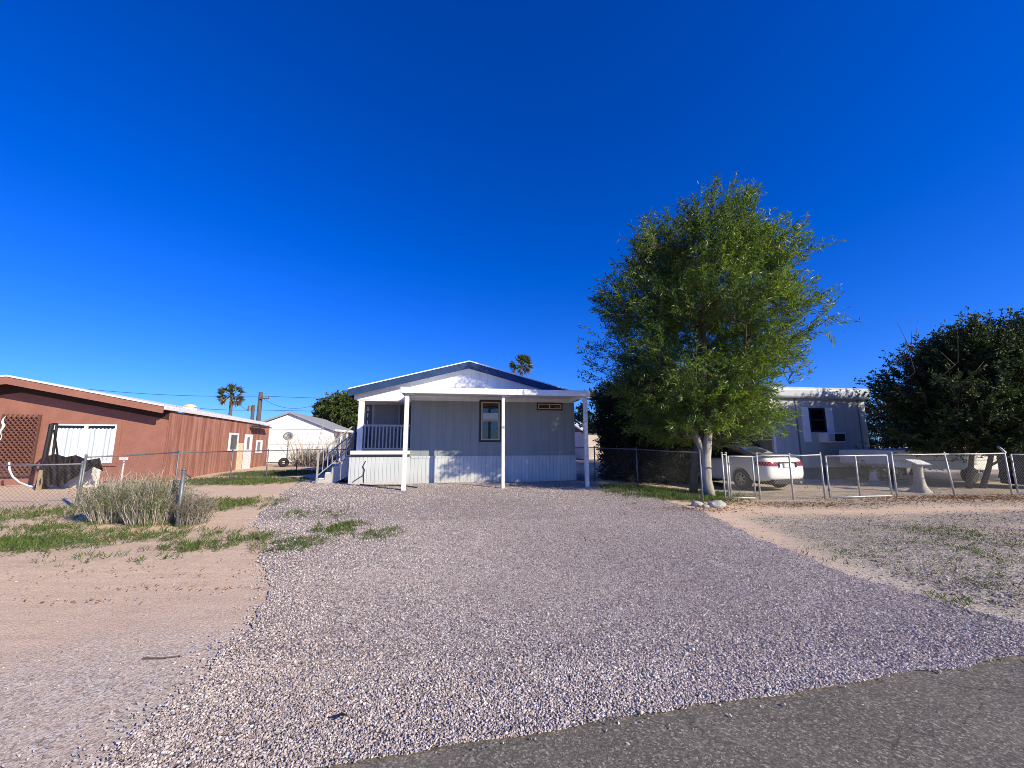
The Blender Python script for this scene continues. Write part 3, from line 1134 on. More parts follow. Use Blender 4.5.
willow = make_tree('willow_tree', 'tall airy green tree with narrow leaves and pale trunk beside the driveway', 'tree', tb, [trunkA, trunkB, trunkC], P, D, slen, 26, (0.15, 0.030), M['leaf_main'], M['bark_main'], n_limb=16, n_sub=110, limb_r=0.08, tint_fn=main_tint, droop=0.12)
mb = MB()
mb.tube([p - tb for p in trunkD[0]], trunkD[1], 8)
mb.build('trunk', M['bark_dark'], willow, smooth=True)


def simple_tree(name, label, base_px, y, prof_px, n, per, leaf, lmat, bmat, trunks=1, seed=0, rag=0.22, outward=0.45, gap=0.1, slen=(0.25, 0.6), ydepth=0.9, twig=0.005, group=None, rad=0.14, extra=None, x_off=None):
    prof = []
    for v, a, b_ in prof_px:
        pa, pb = W(a, v, y), W(b_, v, y)
        prof.append((pa.z, pa.x, pb.x))
    P, D = profile_shoots(y, prof, n, ydepth, outward, seed, gap, ragged_amp=rag)
    bx = W(base_px, 445, y).x
    base = onground(bx, y)
    cz = sum(p[0] for p in prof) / len(prof)
    tr = []
    for k in range(trunks):
        ox = (k - (trunks - 1) / 2) * 0.5
        top = Vector((sum(p[1] + p[2] for p in prof) / (2 * len(prof)) + ox * 2.2, y + random.uniform(-.3, .3), cz + 0.6))
        b0 = base + Vector((ox, random.uniform(-.2, .2) * (k > 0), -0.05))
        pl = []
        for q in range(6):
            t = q / 5
            p = b0.lerp(top, t) + Vector((math.sin(t * 5 + k) * 0.1, 0, 0)) * (t * (1 - t) * 4)
            pl.append(p)
        tr.append((pl, [rad * (1 - 0.75 * q / 5) for q in range(6)]))
    sl_ = rng.uniform(slen[0], slen[1], len(P))
    return make_tree(name, label, 'tree', base, tr, P, D, sl_, per, leaf, lmat, bmat, group, n_limb=9, n_sub=40, limb_r=rad * 0.5, droop=0.1, twig_r=twig, extra=extra)


# black-green trees in the shade between the house and the main tree
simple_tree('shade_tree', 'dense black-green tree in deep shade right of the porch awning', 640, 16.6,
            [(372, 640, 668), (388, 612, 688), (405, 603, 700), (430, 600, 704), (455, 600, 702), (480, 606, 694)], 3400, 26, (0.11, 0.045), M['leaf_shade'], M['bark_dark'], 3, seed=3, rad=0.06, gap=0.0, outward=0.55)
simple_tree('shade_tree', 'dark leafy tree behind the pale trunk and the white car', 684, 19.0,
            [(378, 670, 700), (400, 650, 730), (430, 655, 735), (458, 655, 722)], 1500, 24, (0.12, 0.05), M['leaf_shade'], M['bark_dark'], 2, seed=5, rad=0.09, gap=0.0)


def dead_twigs(mb, base):
    for (px, v, dx, dz) in ((912, 348, 0, 0.9), (909, 346, -0.35, 0.7), (915, 348, 0.15, 1.0), (915, 372, -0.25, 1.0), (955, 365, -0.5, 0.4), (958, 362, 0.05, 1.0), (975, 372, 0.2, 0.3)):
        p = W(px, v, 11.6) - base
        mb.tube([p - Vector((0.02, -0.6, 0.4)), p, p + Vector((dx, -0.1, dz))], [0.018, 0.012, 0.004], 4)


simple_tree('mesquite_tree', 'broad dark green tree with low crown behind the chain link fence at right', 968, 14.0,
            [(332, 965, 1050), (344, 945, 1064), (360, 924, 1074), (382, 914, 1078), (403, 912, 1078), (424, 914, 1074), (440, 920, 1066), (453, 930, 1056)], 5600, 30, (0.11, 0.05), M['leaf_dark'], M['bark_dark'], 2, seed=8, rad=0.085, gap=0.05, ydepth=0.62, rag=0.5, slen=(0.3, 0.9), extra=dead_twigs)

for (bpx, pr_, lb, sd_) in ((905, [(400, 870, 950), (425, 862, 965), (450, 866, 962), (468, 875, 950)], 'dark leafy tree behind the low white trailer and left of the mesquite trunks', 21), (1000, [(380, 965, 1060), (405, 945, 1090), (435, 940, 1100), (466, 950, 1090)], 'dark tree filling the gap behind the trailer end and the navy bin', 23)):
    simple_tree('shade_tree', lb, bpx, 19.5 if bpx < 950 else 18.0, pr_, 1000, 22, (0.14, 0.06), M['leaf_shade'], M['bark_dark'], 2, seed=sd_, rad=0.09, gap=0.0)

# distant ones
simple_tree('round_tree', 'round olive green tree on the skyline left of the house roof', 345, 44,
            [(396, 340, 366), (402, 328, 378), (412, 321, 384), (424, 320, 384), (434, 326, 380), (440, 335, 370)], 1500, 22, (0.34, 0.14), M['leaf_far'], M['bark_dark'], 1, seed=11, rad=0.25, gap=0.0, slen=(0.4, 0.9), twig=0.012)
simple_tree('backyard_tree', 'hazy dark green tree far behind the right end of the awning', 612, 31,
            [(388, 604, 640), (398, 590, 665), (415, 584, 680), (432, 586, 680)], 900, 20, (0.26, 0.11), M['leaf_dark'], M['bark_dark'], 1, seed=13, rad=0.2, gap=0.25, slen=(0.4, 0.9), twig=0.01)


def palm(label, px, vtop, y, spread, seed):
    p = W(px, vtop, y)
    base = onground(p.x, y)
    root = thing('palm_tree', label, 'palm tree', base, 0, 'tall fan palms on the skyline')
    h = p.z - base.z - spread * 0.7
    mb = MB()
    mb.tube([(0, 0, -0.1), (0.05, 0, h * 0.5), (0.0, 0, h)], [0.3, 0.24, 0.22], 8)
    mb.build('trunk', M['pole'], root, smooth=True)
    P_, D_, L_, W_, T_ = [], [], [], [], []
    rr = random.Random(seed)
    for k in range(46):
        az = rr.uniform(0, 2 * math.pi)
        el = rr.uniform(-0.9, 1.3)
        d = Vector((math.cos(az) * math.cos(el), math.sin(az) * math.cos(el), math.sin(el)))
        hub = Vector((0, 0, h)) + d * spread * 0.5
        for q in range(12):
            dd = (d + Vector((rr.uniform(-1, 1), rr.uniform(-1, 1), rr.uniform(-1, 0.7))) * 0.55)
            P_.append(hub)
            D_.append(dd)
            L_.append(spread * 0.55 * rr.uniform(0.7, 1.1))
            W_.append(0.14)
            T_.append(0.1 if el < -0.45 else rr.uniform(0.5, 1))
        P_.append(Vector((0, 0, h)))
        D_.append(d)
        L_.append(spread * 0.6)
        W_.append(0.09)
        T_.append(0.5)
    V_, F_, T2 = leaf_quads(np.array([tuple(q) for q in P_]), np.array([tuple(q) for q in D_]), np.array(L_), np.array(W_), np.array(T_))
    npmesh('crown', V_, F_, M['palm_leaf'], root, T2)


palm('fan palm above the brown house roof beside the utility pole', 233, 386, 62, 2.1, 1)
palm('fan palm head peeking over the main house roof ridge', 521, 357, 58, 1.9, 2)


# ------------------------------------------------------------------ main house
HR = R(8.7)
H0 = Vector((-5.68, 14.3, 0.19))
house = thing('manufactured_house', 'blue grey manufactured house with white awning and recessed porch at the end of the driveway', 'house', H0, HR)
HRx = Vector((math.cos(HR), math.sin(HR), 0))
HRy = Vector((-math.sin(HR), math.cos(HR), 0))


def hu(px, yl, frame=(H0, HRx, HRy)):
    o, rx, ry = frame
    k = (px - 512) / F * CP * 1.002
    b0 = o + ry * yl
    # (b0.x + rx.x u) = k (b0.y + rx.y u)
    return (k * b0.y - b0.x) / (rx.x - k * rx.y)


HW = 8.18
DEP = 15.0
ZE, ZA = 3.14, 4.23          # eave and apex underside of the roof plane at the wall
PW, PD = 2.02, 1.55          # porch recess
PF = 1.0                     # porch floor
slope = (ZA - ZE) / (HW / 2)
mb = MB()
# front wall right of the porch, sides and back (thin walls)
T = 0.12
mb.box(PW, HW, 0, T, 0.95, ZE)
mb.box(HW - T, HW, T, DEP, 0.95, ZE)
mb.box(0, T, PD, DEP, 0.95, ZE)
mb.box(T, HW - T, DEP - T, DEP, 0.95, ZE)
mb.build('wall', M['siding'], house)
mb = MB()
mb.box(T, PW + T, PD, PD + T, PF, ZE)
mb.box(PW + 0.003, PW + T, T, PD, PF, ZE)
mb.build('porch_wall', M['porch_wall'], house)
mb = MB()
mb.prism([(0, -0.004, ZE - 0.16), (HW, -0.004, ZE - 0.16), (HW, -0.004, ZE), (HW / 2, -0.004, ZA), (0, -0.004, ZE)], (0, 0.12, 0))
mb.build('gable_panel', M['gable'], house)
mb = MB()
mb.box(PW + 0.05, HW, -0.03, 0.0, 0, 0.95)
mb.box(0, PW + 0.05, -0.03, 0.0, 0, 0.93)
mb.box(HW, HW + 0.03, -0.03, DEP, 0, 0.95)
mb.box(-0.03, 0, -0.03, DEP, 0, 0.93)
mb.build('skirting', M['skirt'], house)
mb = MB()
mb.box(PW + 0.05, HW + 0.035, -0.05, -0.032, 0.90, 0.97)
mb.build('skirting_cap', M['skirt'], house)
# roof: two slabs with overhang
OV, OS = 0.28, 0.12
mb = MB()
th = 0.06
for s in (-1, 1):
    xe = HW / 2 + s * (HW / 2 + OS)
    ze = ZE - OS * slope
    a = [(xe, -OV, ze + 0.17), (HW / 2, -OV, ZA + 0.17), (HW / 2, -OV, ZA + 0.17 + th), (xe, -OV, ze + 0.17 + th)]
    mb.prism(a, (0, DEP + 2 * OV, 0))
mb.build('roof', M['roof_grey'], house)
mb = MB()
for s in (-1, 1):
    xe = HW / 2 + s * (HW / 2 + OS)
    ze = ZE - OS * slope
    a = [(xe, -OV - 0.02, ze - 0.05), (HW / 2, -OV - 0.02, ZA - 0.05), (HW / 2, -OV - 0.02, ZA + 0.20), (xe, -OV - 0.02, ze + 0.20)]
    mb.prism(a, (0, 0.018, 0))
    mb.box(min(xe, xe + s * 0.02), max(xe, xe + s * 0.02), -OV - 0.02, DEP + OV, ze - 0.05, ze + 0.20)
mb.build('fascia', M['fascia_blue'], house)
mb = MB()
for s in (-1, 1):
    xe = HW / 2 + s * (HW / 2 + OS + 0.03)
    ze = ZE - (OS + 0.03) * slope
    a = [(xe, -OV - 0.04, ze + 0.205), (HW / 2, -OV - 0.04, ZA + 0.205), (HW / 2, -OV - 0.04, ZA + 0.245), (xe, -OV - 0.04, ze + 0.245)]
    mb.prism(a, (0, 0.06, 0))
mb.build('drip_edge', M['white'], house)
mb = MB()
for s in (-1, 1):
    xe = HW / 2 + s * (HW / 2 + OS - 0.002)
    ze = ZE - OS * slope
    a = [(xe, -OV, ze + 0.03), (HW / 2, -OV, ZA + 0.03), (HW / 2, -OV, ZA + 0.05), (xe, -OV, ze + 0.05)]
    mb.prism(a, (0, OV - 0.006, 0))
mb.build('soffit', M['white'], house)
# porch
mb = MB()
mb.box(0.0, PW, 0.0, PD, PF - 0.06, PF)
mb.build('porch_floor', M['wood'], house)
mb = MB()
mb.box(0.12, PW, 0.0, PD, ZE - 0.2, ZE - 0.17)
mb.build('porch_ceiling', M['white'], house)
mb = MB()
mb.box(-0.01, PW, -0.036, 0.1, PF + 0.03, PF + 0.16)
mb.build('porch_beam', M['white'], house)
mb = MB()
mb.box(0.0, PW - 0.03, -0.02, 0.03, 0.935, PF + 0.028)
mb.build('porch_joist', M['dark_trim'], house)
cu = hu(359.5, 0)
mb = MB()
mb.box(cu - 0.1, cu + 0.09, 0.0, 0.14, PF + 0.162, ZE - 0.165)
mb.build('porch_column', M['white'], house, bevel=0.01)
rail = MB()
u0, u1 = cu + 0.1, PW - 0.02
rail.box(u0, u1, 0.03, 0.10, 2.02, 2.09)
rail.box(u0, u1, 0.04, 0.09, PF + 0.2, PF + 0.26)
nb_ = 13
for k in range(nb_):
    u = u0 + (u1 - u0) * (k + 0.5) / nb_
    rail.box(u - 0.022, u + 0.022, 0.045, 0.085, PF + 0.26, 2.02)
rail.build('porch_railing', M['rail'], house)
# blue side return of the porch
mb = MB()
mb.box(0.0, 0.05, 0.2, PD, PF + 0.1, 2.02)
mb.build('porch_side_panel', M['trim_blue'], house)
du0, du1 = hu(373, PD), hu(397, PD)
fr = MB()
fr.box(du0 - 0.08, du1 + 0.08, PD - 0.03, PD - 0.002, PF, PF + 2.06)
frame = fr.build('door_frame', M['rail'], house)
d = MB()
d.box(du0, du1, PD - 0.06, PD - 0.032, PF + 0.02, PF + 1.98)
dw = du1 - du0
for r_ in range(3):
    for c_ in range(2):
        a = du0 + dw * (0.1 + 0.45 * c_)
        z0_ = PF + [0.15, 0.85, 1.55][r_]
        d.box(a, a + dw * 0.35, PD - 0.072, PD - 0.0615, z0_, z0_ + [0.55, 0.55, 0.3][r_])
door = d.build('front_door', M['door'], house, bevel=0.005)
kn = MB()
kn.lathe([(0.0, -0.06), (0.03, -0.05), (0.035, -0.03), (0.015, 0.0)], (du1 - 0.08, PD - 0.07, PF + 0.95), 10, 'y')
kn.build('door_knob', M['dark_trim'], door)
nu = hu(366.5, PD)
# house number: three small digits set one above the other (8, 1, 1)
zt = PF + 1.83
numb = MB()
numb.lathe([(0.022, -0.01), (0.048, -0.01), (0.048, 0.0), (0.022, 0.0)], (nu, PD - 0.004, zt), 10, 'y')
numb.lathe([(0.026, -0.01), (0.055, -0.01), (0.055, 0.0), (0.026, 0.0)], (nu, PD - 0.004, zt - 0.09), 10, 'y')
numb.build('house_number', M['white'], house)
for k in (1, 2):
    numb = MB()
    numb.box(nu - 0.018, nu + 0.018, PD - 0.014, PD - 0.002, zt - 0.12 - 0.27 * k, zt + 0.05 - 0.27 * k)
    numb.build('house_number', M['white'], house)
# windows
wu0, wu1 = hu(479, 0), hu(501.5, 0)


def window(parent, x0, x1, z0, z1, y, outer, inner, glass, mull_v=False, mull_h=True, bo=0.07, bi=0.05, sgn=-1):
    f = MB()
    f.box(x0, x1, y - 0.03, y - 0.002, z0, z0 + bo)
    f.box(x0, x1, y - 0.03, y - 0.002, z1 - bo, z1)
    f.box(x0, x0 + bo, y - 0.03, y - 0.002, z0 + bo, z1 - bo)
    f.box(x1 - bo, x1, y - 0.03, y - 0.002, z0 + bo, z1 - bo)
    fo = f.build('window', outer, parent)
    s = MB()
    a0, a1, c0, c1 = x0 + bo, x1 - bo, z0 + bo, z1 - bo
    s.box(a0, a1, y - 0.024, y - 0.002, c0, c0 + bi)
    s.box(a0, a1, y - 0.024, y - 0.002, c1 - bi, c1)
    s.box(a0, a0 + bi, y - 0.024, y - 0.002, c0 + bi, c1 - bi)
    s.box(a1 - bi, a1, y - 0.024, y - 0.002, c0 + bi, c1 - bi)
    if mull_h:
        zm = (c0 + c1) / 2
        s.box(a0 + bi, a1 - bi, y - 0.022, y - 0.002, zm - 0.02, zm + 0.02)
    if mull_v:
        xm = (a0 + a1) / 2
        s.box(xm - 0.02, xm + 0.02, y - 0.022, y - 0.002, c0 + bi, c1 - bi)
    s.build('sash', inner, fo)
    g_ = MB()
    g_.box(a0 + bi, a1 - bi, y - 0.012, y - 0.004, c0 + bi, c1 - bi)
    g_.build('pane', glass, fo)
    return fo


wf = window(house, wu0, wu1, 1.47, 3.04, 0.0, M['dark_trim'], M['tan_frame'], M['glass'])
bl = MB()
bl.box(wu0 + 0.14, wu1 - 0.14, -0.016, -0.0125, 2.30, 2.55)
bl.build('window_strip', pbr('pale_blue_strip', (0.42, 0.55, 0.66), 0.5, 0.15, 6), wf)  # pale blue strip across the lower part of the upper pane
su0, su1 = hu(537, 0), hu(563, 0)
window(house, su0, su1, 2.68, 2.98, 0.0, M['dark_trim'], M['tan_frame'], M['glass'], True, False, 0.05, 0.035)
# vertical corner trims
mb = MB()
mb.box(HW - 0.09, HW + 0.01, -0.012, -0.001, 0.97, ZE - 0.17)
mb.build('corner_trim', M['siding'], house)
mb = MB()
mb.box(PW, PW + 0.09, -0.012, -0.001, 0.97, ZE - 0.17)
mb.build('corner_trim', M['siding'], house)
# awning
AY = -2.38
au0, au1 = hu(399.5, AY), hu(590, AY)
aw0 = MB()
aw0.prism([(au0, AY, 3.045), (au1, AY, 3.045), (au1, -0.035, 3.13), (au0, -0.035, 3.13)], (0, 0, 0.045))
for k in range(14):
    x = au0 + (au1 - au0) * k / 13
    aw0.prism([(x - 0.03, AY, 3.092), (x + 0.03, AY, 3.092), (x + 0.03, -0.035, 3.177), (x - 0.03, -0.035, 3.177)], (0, 0, 0.03))
awn = aw0.build('awning', M['white'], house)
mb = MB()
mb.box(au0 - 0.03, au1 + 0.03, AY - 0.09, AY - 0.002, 2.94, 3.13)
mb.box(au0 - 0.03, au0 - 0.002, AY, -0.04, 2.97, 3.12)
mb.box(au1 + 0.002, au1 + 0.03, AY, -0.04, 2.97, 3.12)
mb.build('gutter', M['white'], awn, bevel=0.012)
for px, w_ in ((405.5, 0.13), (503, 0.10), (586, 0.12)):
    u = hu(px, AY + 0.1)
    p = H0 + HRx * u + HRy * (AY + 0.1)
    zb = gz(p.x, p.y) - H0.z - 0.05
    mb = MB()
    mb.box(u - w_ / 2, u + w_ / 2, AY + 0.04, AY + 0.04 + w_, zb, 2.96)
    mb.prism([(u + w_ / 2 + 0.002, AY + 0.05, 2.9), (u + w_ / 2 + 0.16, AY + 0.05, 2.9), (u + w_ / 2 + 0.16, AY + 0.05, 2.94), (u + w_ / 2 + 0.002, AY + 0.05, 2.94)], (0, 0.05, 0))
    mb.build('awning_post', M['white_worn'], awn, bevel=0.006)
# cable on the skirting
cb = MB()
cu_ = hu(366, -0.08)
cb.tube([(cu_ + 0.02, -0.045, 0.80), (cu_ - 0.06, -0.05, 0.62), (cu_ + 0.0, -0.05, 0.5), (cu_ - 0.02, -0.06, 0.32), (cu_ - 0.18, -0.07, 0.22), (cu_ - 0.32, -0.1, 0.12)], 0.016, 6)
cb.tube([(cu_ - 0.02, -0.05, 0.32), (cu_, -0.05, 0.05)], 0.012, 5)
tag(cb.build('hanging_cable', M['cable']), 'black cable hanging in a loose hook on the white porch skirting', 'cable')
bpy.data.objects['hanging_cable'].location = H0
bpy.data.objects['hanging_cable'].rotation_euler = (0, 0, HR)
# hose on the gravel
hs_ = MB()
hp = [G(360 + 9.5 * k, 485.5 + 0.5 * k + 0.8 * math.sin(k * 1.1)) + Vector((0, 0, 0.04)) for k in range(7)]
hs_.tube(hp, 0.02, 6)
tag(hs_.build('garden_hose', M['cable']), 'thin dark hose lying on the gravel in front of the porch skirting', 'hose')

# porch steps left of the porch
su = -1.12
st = thing('porch_steps', 'grey steps with white sloping handrails climbing to the left side of the porch', 'steps', H0, HR)
nst = 5
tb_ = MB()
for k in range(nst):
    xa = su + 0.22 * k
    zt_ = (k + 1) * PF / nst
    tb_.box(xa, xa + 0.25, 0.34, 1.36, zt_ - 0.05, zt_)
    tb_.box(xa + 0.01, xa + 0.03, 0.36, 1.34, zt_ - PF / nst, zt_ - 0.052)
    tb_.build('tread', M['white_worn'], st, bevel=0.008)
    tb_ = MB()
for y_ in (0.30, 1.38):
    tb_ = MB()
    pr = [(su, y_, -0.02)]
    for k in range(nst):
        pr += [(su + 0.22 * k, y_, (k + 1) * PF / nst - 0.055), (su + 0.22 * (k + 1), y_, (k + 1) * PF / nst - 0.055)]
    pr += [(su + 0.22 * nst, y_, 0.30), (su + 0.45, y_, -0.02)]
    tb_.prism(pr, (0, 0.03, 0))
    tb_.build('stringer', M['conc'], st)
for y_ in (0.24, 1.44):
    hr = MB()
    hr.beam((su - 0.02, y_, 0.0), (su - 0.02, y_, 1.08), 0.055)
    hr.beam((su - 0.05, y_, 1.02), (-0.05, y_, 2.02), 0.045, 0.04)
    hr.beam((su - 0.02, y_, 0.28), (-0.05, y_, 1.26), 0.035, 0.03)
    for k in range(1, 7):
        x = su + (1.05) * k / 7
        z_ = 0.28 + 0.98 * k / 7
        hr.beam((x, y_, z_), (x, y_, z_ + 0.74), 0.022)
    hr.build('handrail', M['rail'], st)


# ------------------------------------------------------------------ brown house
BR = R(16)
B0 = Vector((-13.0, 15.2, 0.1))
BRx = Vector((math.cos(BR), math.sin(BR), 0))
BRy = Vector((-math.sin(BR), math.cos(BR), 0))
brown = thing('brown_house', 'terracotta stucco house with low gable and streaked side wall left of the driveway', 'house', B0, BR)


def bu(px):   # local x on the front face
    return hu(px, 0, (B0, BRx, BRy))


def by_(px, xl=0.0):  # local y on the side face
    return -hu(px, 0, (B0 + BRx * xl, -BRy, BRx)) if False else _solve_y(px, xl)


def _solve_y(px, xl):
    k = (px - 512) / F * CP
    b0 = B0 + BRx * xl
    return (k * b0.y - b0.x) / (BRy.x - k * BRy.y)


BW = 8.9
BD = 12.6
BE, BA = 2.70, 3.58
bs = (BA - BE) / (BW / 2)
mb = MB()
mb.prism([(-BW, 0, -0.1), (0, 0, -0.1), (0, 0, BE), (-BW / 2, 0, BA), (-BW, 0, BE)], (0, 0.15, 0))
mb.build('front_wall', M['stucco'], brown)
mb = MB()
mb.box(-0.15, -0.002, 0.151, BD, -0.1, BE + 0.02)
mb.box(-BW + 0.002, -BW + 0.15, 0.151, BD, -0.1, BE + 0.02)
mb.prism([(-BW + 0.15, BD - 0.15, -0.1), (-0.15, BD - 0.15, -0.1), (-0.15, BD - 0.15, BE), (-BW / 2, BD - 0.15, BA), (-BW + 0.15, BD - 0.15, BE)], (0, 0.14, 0))
mb.build('side_wall', M['brown_side'], brown)
FO = 0.68
mb = MB()
for s in (-1, 1):
    xe = -BW / 2 + s * (BW / 2 + 0.08)
    ze = BE - 0.08 * bs
    mb.prism([(xe, -FO, ze + 0.16), (-BW / 2, -FO, BA + 0.16), (-BW / 2, -FO, BA + 0.22), (xe, -FO, ze + 0.22)], (0, BD + FO + 0.15, 0))
rf_ = mb.build('roof', M['white_worn'], brown)
mb = MB()
for s in (-1, 1):
    xe = -BW / 2 + s * (BW / 2 + 0.06)
    ze = BE - 0.06 * bs
    mb.prism([(xe, -FO + 0.03, ze - 0.09), (-BW / 2, -FO + 0.03, BA - 0.09), (-BW / 2, -FO + 0.03, BA + 0.157), (xe, -FO + 0.03, ze + 0.157)], (0, 0.06, 0))
mb.build('fascia', M['stucco'], brown)
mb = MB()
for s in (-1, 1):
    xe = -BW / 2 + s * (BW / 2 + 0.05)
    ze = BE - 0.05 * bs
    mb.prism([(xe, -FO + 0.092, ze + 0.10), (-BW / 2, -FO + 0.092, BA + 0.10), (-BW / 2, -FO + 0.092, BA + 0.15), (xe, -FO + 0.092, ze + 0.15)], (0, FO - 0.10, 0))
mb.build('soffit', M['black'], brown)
mb = MB()
mb.box(0.002, 0.10, -FO + 0.1, BD + 0.1, BE + 0.04, BE + 0.15)
mb.build('roof_edge', M['white_worn'], brown)
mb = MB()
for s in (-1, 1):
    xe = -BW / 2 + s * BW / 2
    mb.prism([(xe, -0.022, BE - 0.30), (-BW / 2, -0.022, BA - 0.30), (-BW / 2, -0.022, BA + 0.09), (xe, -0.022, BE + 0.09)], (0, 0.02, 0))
mb.build('eave_shade_band', pbr('painted_eave_shade', (0.035, 0.016, 0.012), 0.85, 0.2, 5), brown)  # added dark band that paints the eave's shadow onto the wall top
# corner batten
mb = MB()
mb.box(-0.004, 0.03, -0.02, 0.10, -0.05, BE - 0.06)
mb.build('corner_batten', M['brown_side'], brown)
# front sliding window
x0_, x1_ = bu(52.5), bu(116)
z0_ = W(84, 463, 14.5).z - B0.z
z1_ = W(84, 424, 14.5).z - B0.z
mb = MB()
for (a, c_, e, f_) in ((x0_ - 0.14, x1_ + 0.14, z1_ + 0.002, z1_ + 0.12), (x0_ - 0.14, x1_ + 0.14, z0_ - 0.12, z0_ - 0.002), (x0_ - 0.14, x0_ - 0.002, z0_, z1_), (x1_ + 0.002, x1_ + 0.14, z0_, z1_)):
    mb.box(a, c_, -0.05, -0.001, e, f_)
mb.build('window_surround', M['stucco'], brown)
f = MB()
t = 0.06
xm = (x0_ + x1_) / 2
f.box(x0_, x1_, -0.035, -0.002, z0_, z0_ + t)
f.box(x0_, x1_, -0.035, -0.002, z1_ - t, z1_)
f.box(x0_, x0_ + t, -0.035, -0.002, z0_ + t, z1_ - t)
f.box(x1_ - t, x1_, -0.035, -0.002, z0_ + t, z1_ - t)
f.box(xm - 0.05, xm + 0.05, -0.038, -0.002, z0_ + t, z1_ - t)
fw = f.build('window', M['white'], brown)
for a, c_ in ((x0_ + t, xm - 0.05), (xm + 0.05, x1_ - t)):
    cu2 = MB()
    n = 40
    vs, fs = [], []
    for k in range(n + 1):
        x = a + (c_ - a) * k / n
        yy = -0.012 + 0.007 * math.sin(k * 1.1 + a)
        vs += [(x, yy, z0_ + t), (x, yy, z1_ - t - 0.10 - 0.015 * math.sin(k * 1.1))]
    for k in range(n):
        fs.append((2 * k, 2 * k + 2, 2 * k + 3, 2 * k + 1))
    cu2.add(vs, fs)
    cu2.build('curtain', M['curtain'], fw)
    gl = MB()
    gl.box(a, c_, -0.0035, -0.002, z0_ + t, z1_ - t)
    gl.build('pane', M['glass_dark'], fw)
# side wall openings


def side_panel(name, pa, pb, z0, z1, mat, x0=0.002, x1=0.03, parent=brown):
    a, c_ = by_(pa), by_(pb)
    q = MB()
    q.box(x0, x1, min(a, c_), max(a, c_), z0, z1)
    return q.build(name, mat, parent)


w1 = side_panel('side_window', 228, 237.5, 1.12, 2.08, M['white'])
side_panel('pane', 229.8, 235.8, 1.22, 1.98, M['glass_dark'], 0.031, 0.04, w1)
dd = side_panel('side_door', 244, 251.5, 0.05, 2.06, M['white'])
side_panel('door_pane', 246.3, 248.5, 1.2, 1.9, M['glass_dark'], 0.031, 0.04, dd)
side_panel('side_panel', 238, 243, 0.0, 1.55, M['cream'])
w2 = side_panel('side_window', 256, 262, 0.95, 1.75, M['white'])
side_panel('pane', 257, 259.5, 1.05, 1.65, M['glass_dark'], 0.031, 0.04, w2)
mb = MB()
a, c_ = by_(247), by_(262)
mb.box(0.101, 0.5, a, c_, 2.52, 2.58)
mb.build('door_canopy', M['dark_trim'], brown)
# roof vent box
VS = 0.72
vp = thing('roof_cooler', 'small white ventilation cowl on the brown house roof', 'roof vent', W(190, 409, 17.4), BR)
mb = MB()
mb.box(-0.25, 0.25, -0.25, 0.25, -0.25, 0.12)
mb.build('housing', M['white_worn'], vp)
mb = MB()
mb.lathe([(0.0, 0.30), (0.2, 0.26), (0.34, 0.16), (0.34, 0.122), (0.0, 0.122)], (0, 0, 0), 12)
mb.build('cap', M['cream'], vp)
mb = MB()
for k in range(3):
    mb.beam((-0.5 - 0.12 * k, 0, -0.2), (-0.55 - 0.16 * k, 0, 0.12 + 0.05 * (k % 2)), 0.04)
mb.build('pipe', M['black'], vp)

vp.scale = (VS, VS, VS)

# ------------------------------------------------------------------ front yard clutter at the brown house
LB = B0 + BRx * bu(20.5) - BRy * 0.10
lat = thing('lattice_panel', 'brown wooden diamond lattice panel leaning on the terracotta wall', 'lattice', LB, BR)
lw, lz0, lz1 = 1.0, 0.42, 2.50
mb = MB()
step = 0.135
k = -30
while k < 40:
    for sg in (1, -1):
        # line x = c + sg*z within [-lw/2, lw/2]
        c_ = k * step
        pts_ = []
        for z in (lz0, lz1):
            pts_.append((c_ + sg * (z - lz0) * 0.8, z))
        (xa, za), (xb, zb) = pts_
        # clip
        dx, dz = xb - xa, zb - za
        t0, t1 = 0.0, 1.0
        for lim, sgn in ((-lw / 2, 1), (lw / 2, -1)):
            fa = (xa - lim) * sgn
            fb = (xb - lim) * sgn
            if fa < 0 and fb < 0:
                t1 = -1
                break
            if fa < 0:
                t0 = max(t0, fa / (fa - fb))
            elif fb < 0:
                t1 = min(t1, fa / (fa - fb))
        if t1 - t0 > 0.02:
            mb.beam((xa + dx * t0, -0.012 if sg > 0 else 0.012, za + dz * t0), (xa + dx * t1, -0.012 if sg > 0 else 0.012, za + dz * t1), 0.02, 0.05, up=(0, 1, 0))
    k += 1
mb.build('slats', pbr('lattice_wood', (0.19, 0.085, 0.065), 0.85, 0.3, 8), lat)
mb = MB()
for a in (-lw / 2, lw / 2):
    mb.beam((a, 0, lz0), (a, 0, lz1), 0.05, 0.06)
mb.beam((-lw / 2, 0, lz0), (lw / 2, 0, lz0), 0.06, 0.06)
mb.build('frame', M['wood_dark'], lat)
mb = MB()
mb.tube([(-lw / 2 + 0.07 + 0.035 * math.sin(k * 1.7), -0.06, lz0 + 0.1 + 0.1 * k) for k in range(20)], [0.010 + 0.012 * (math.sin(k * 2.9) > 0.3) + (0.022 if 13 < k < 18 else 0) for k in range(20)], 6)
mb.build('vine_stem', M['white_worn'], lat, smooth=True)

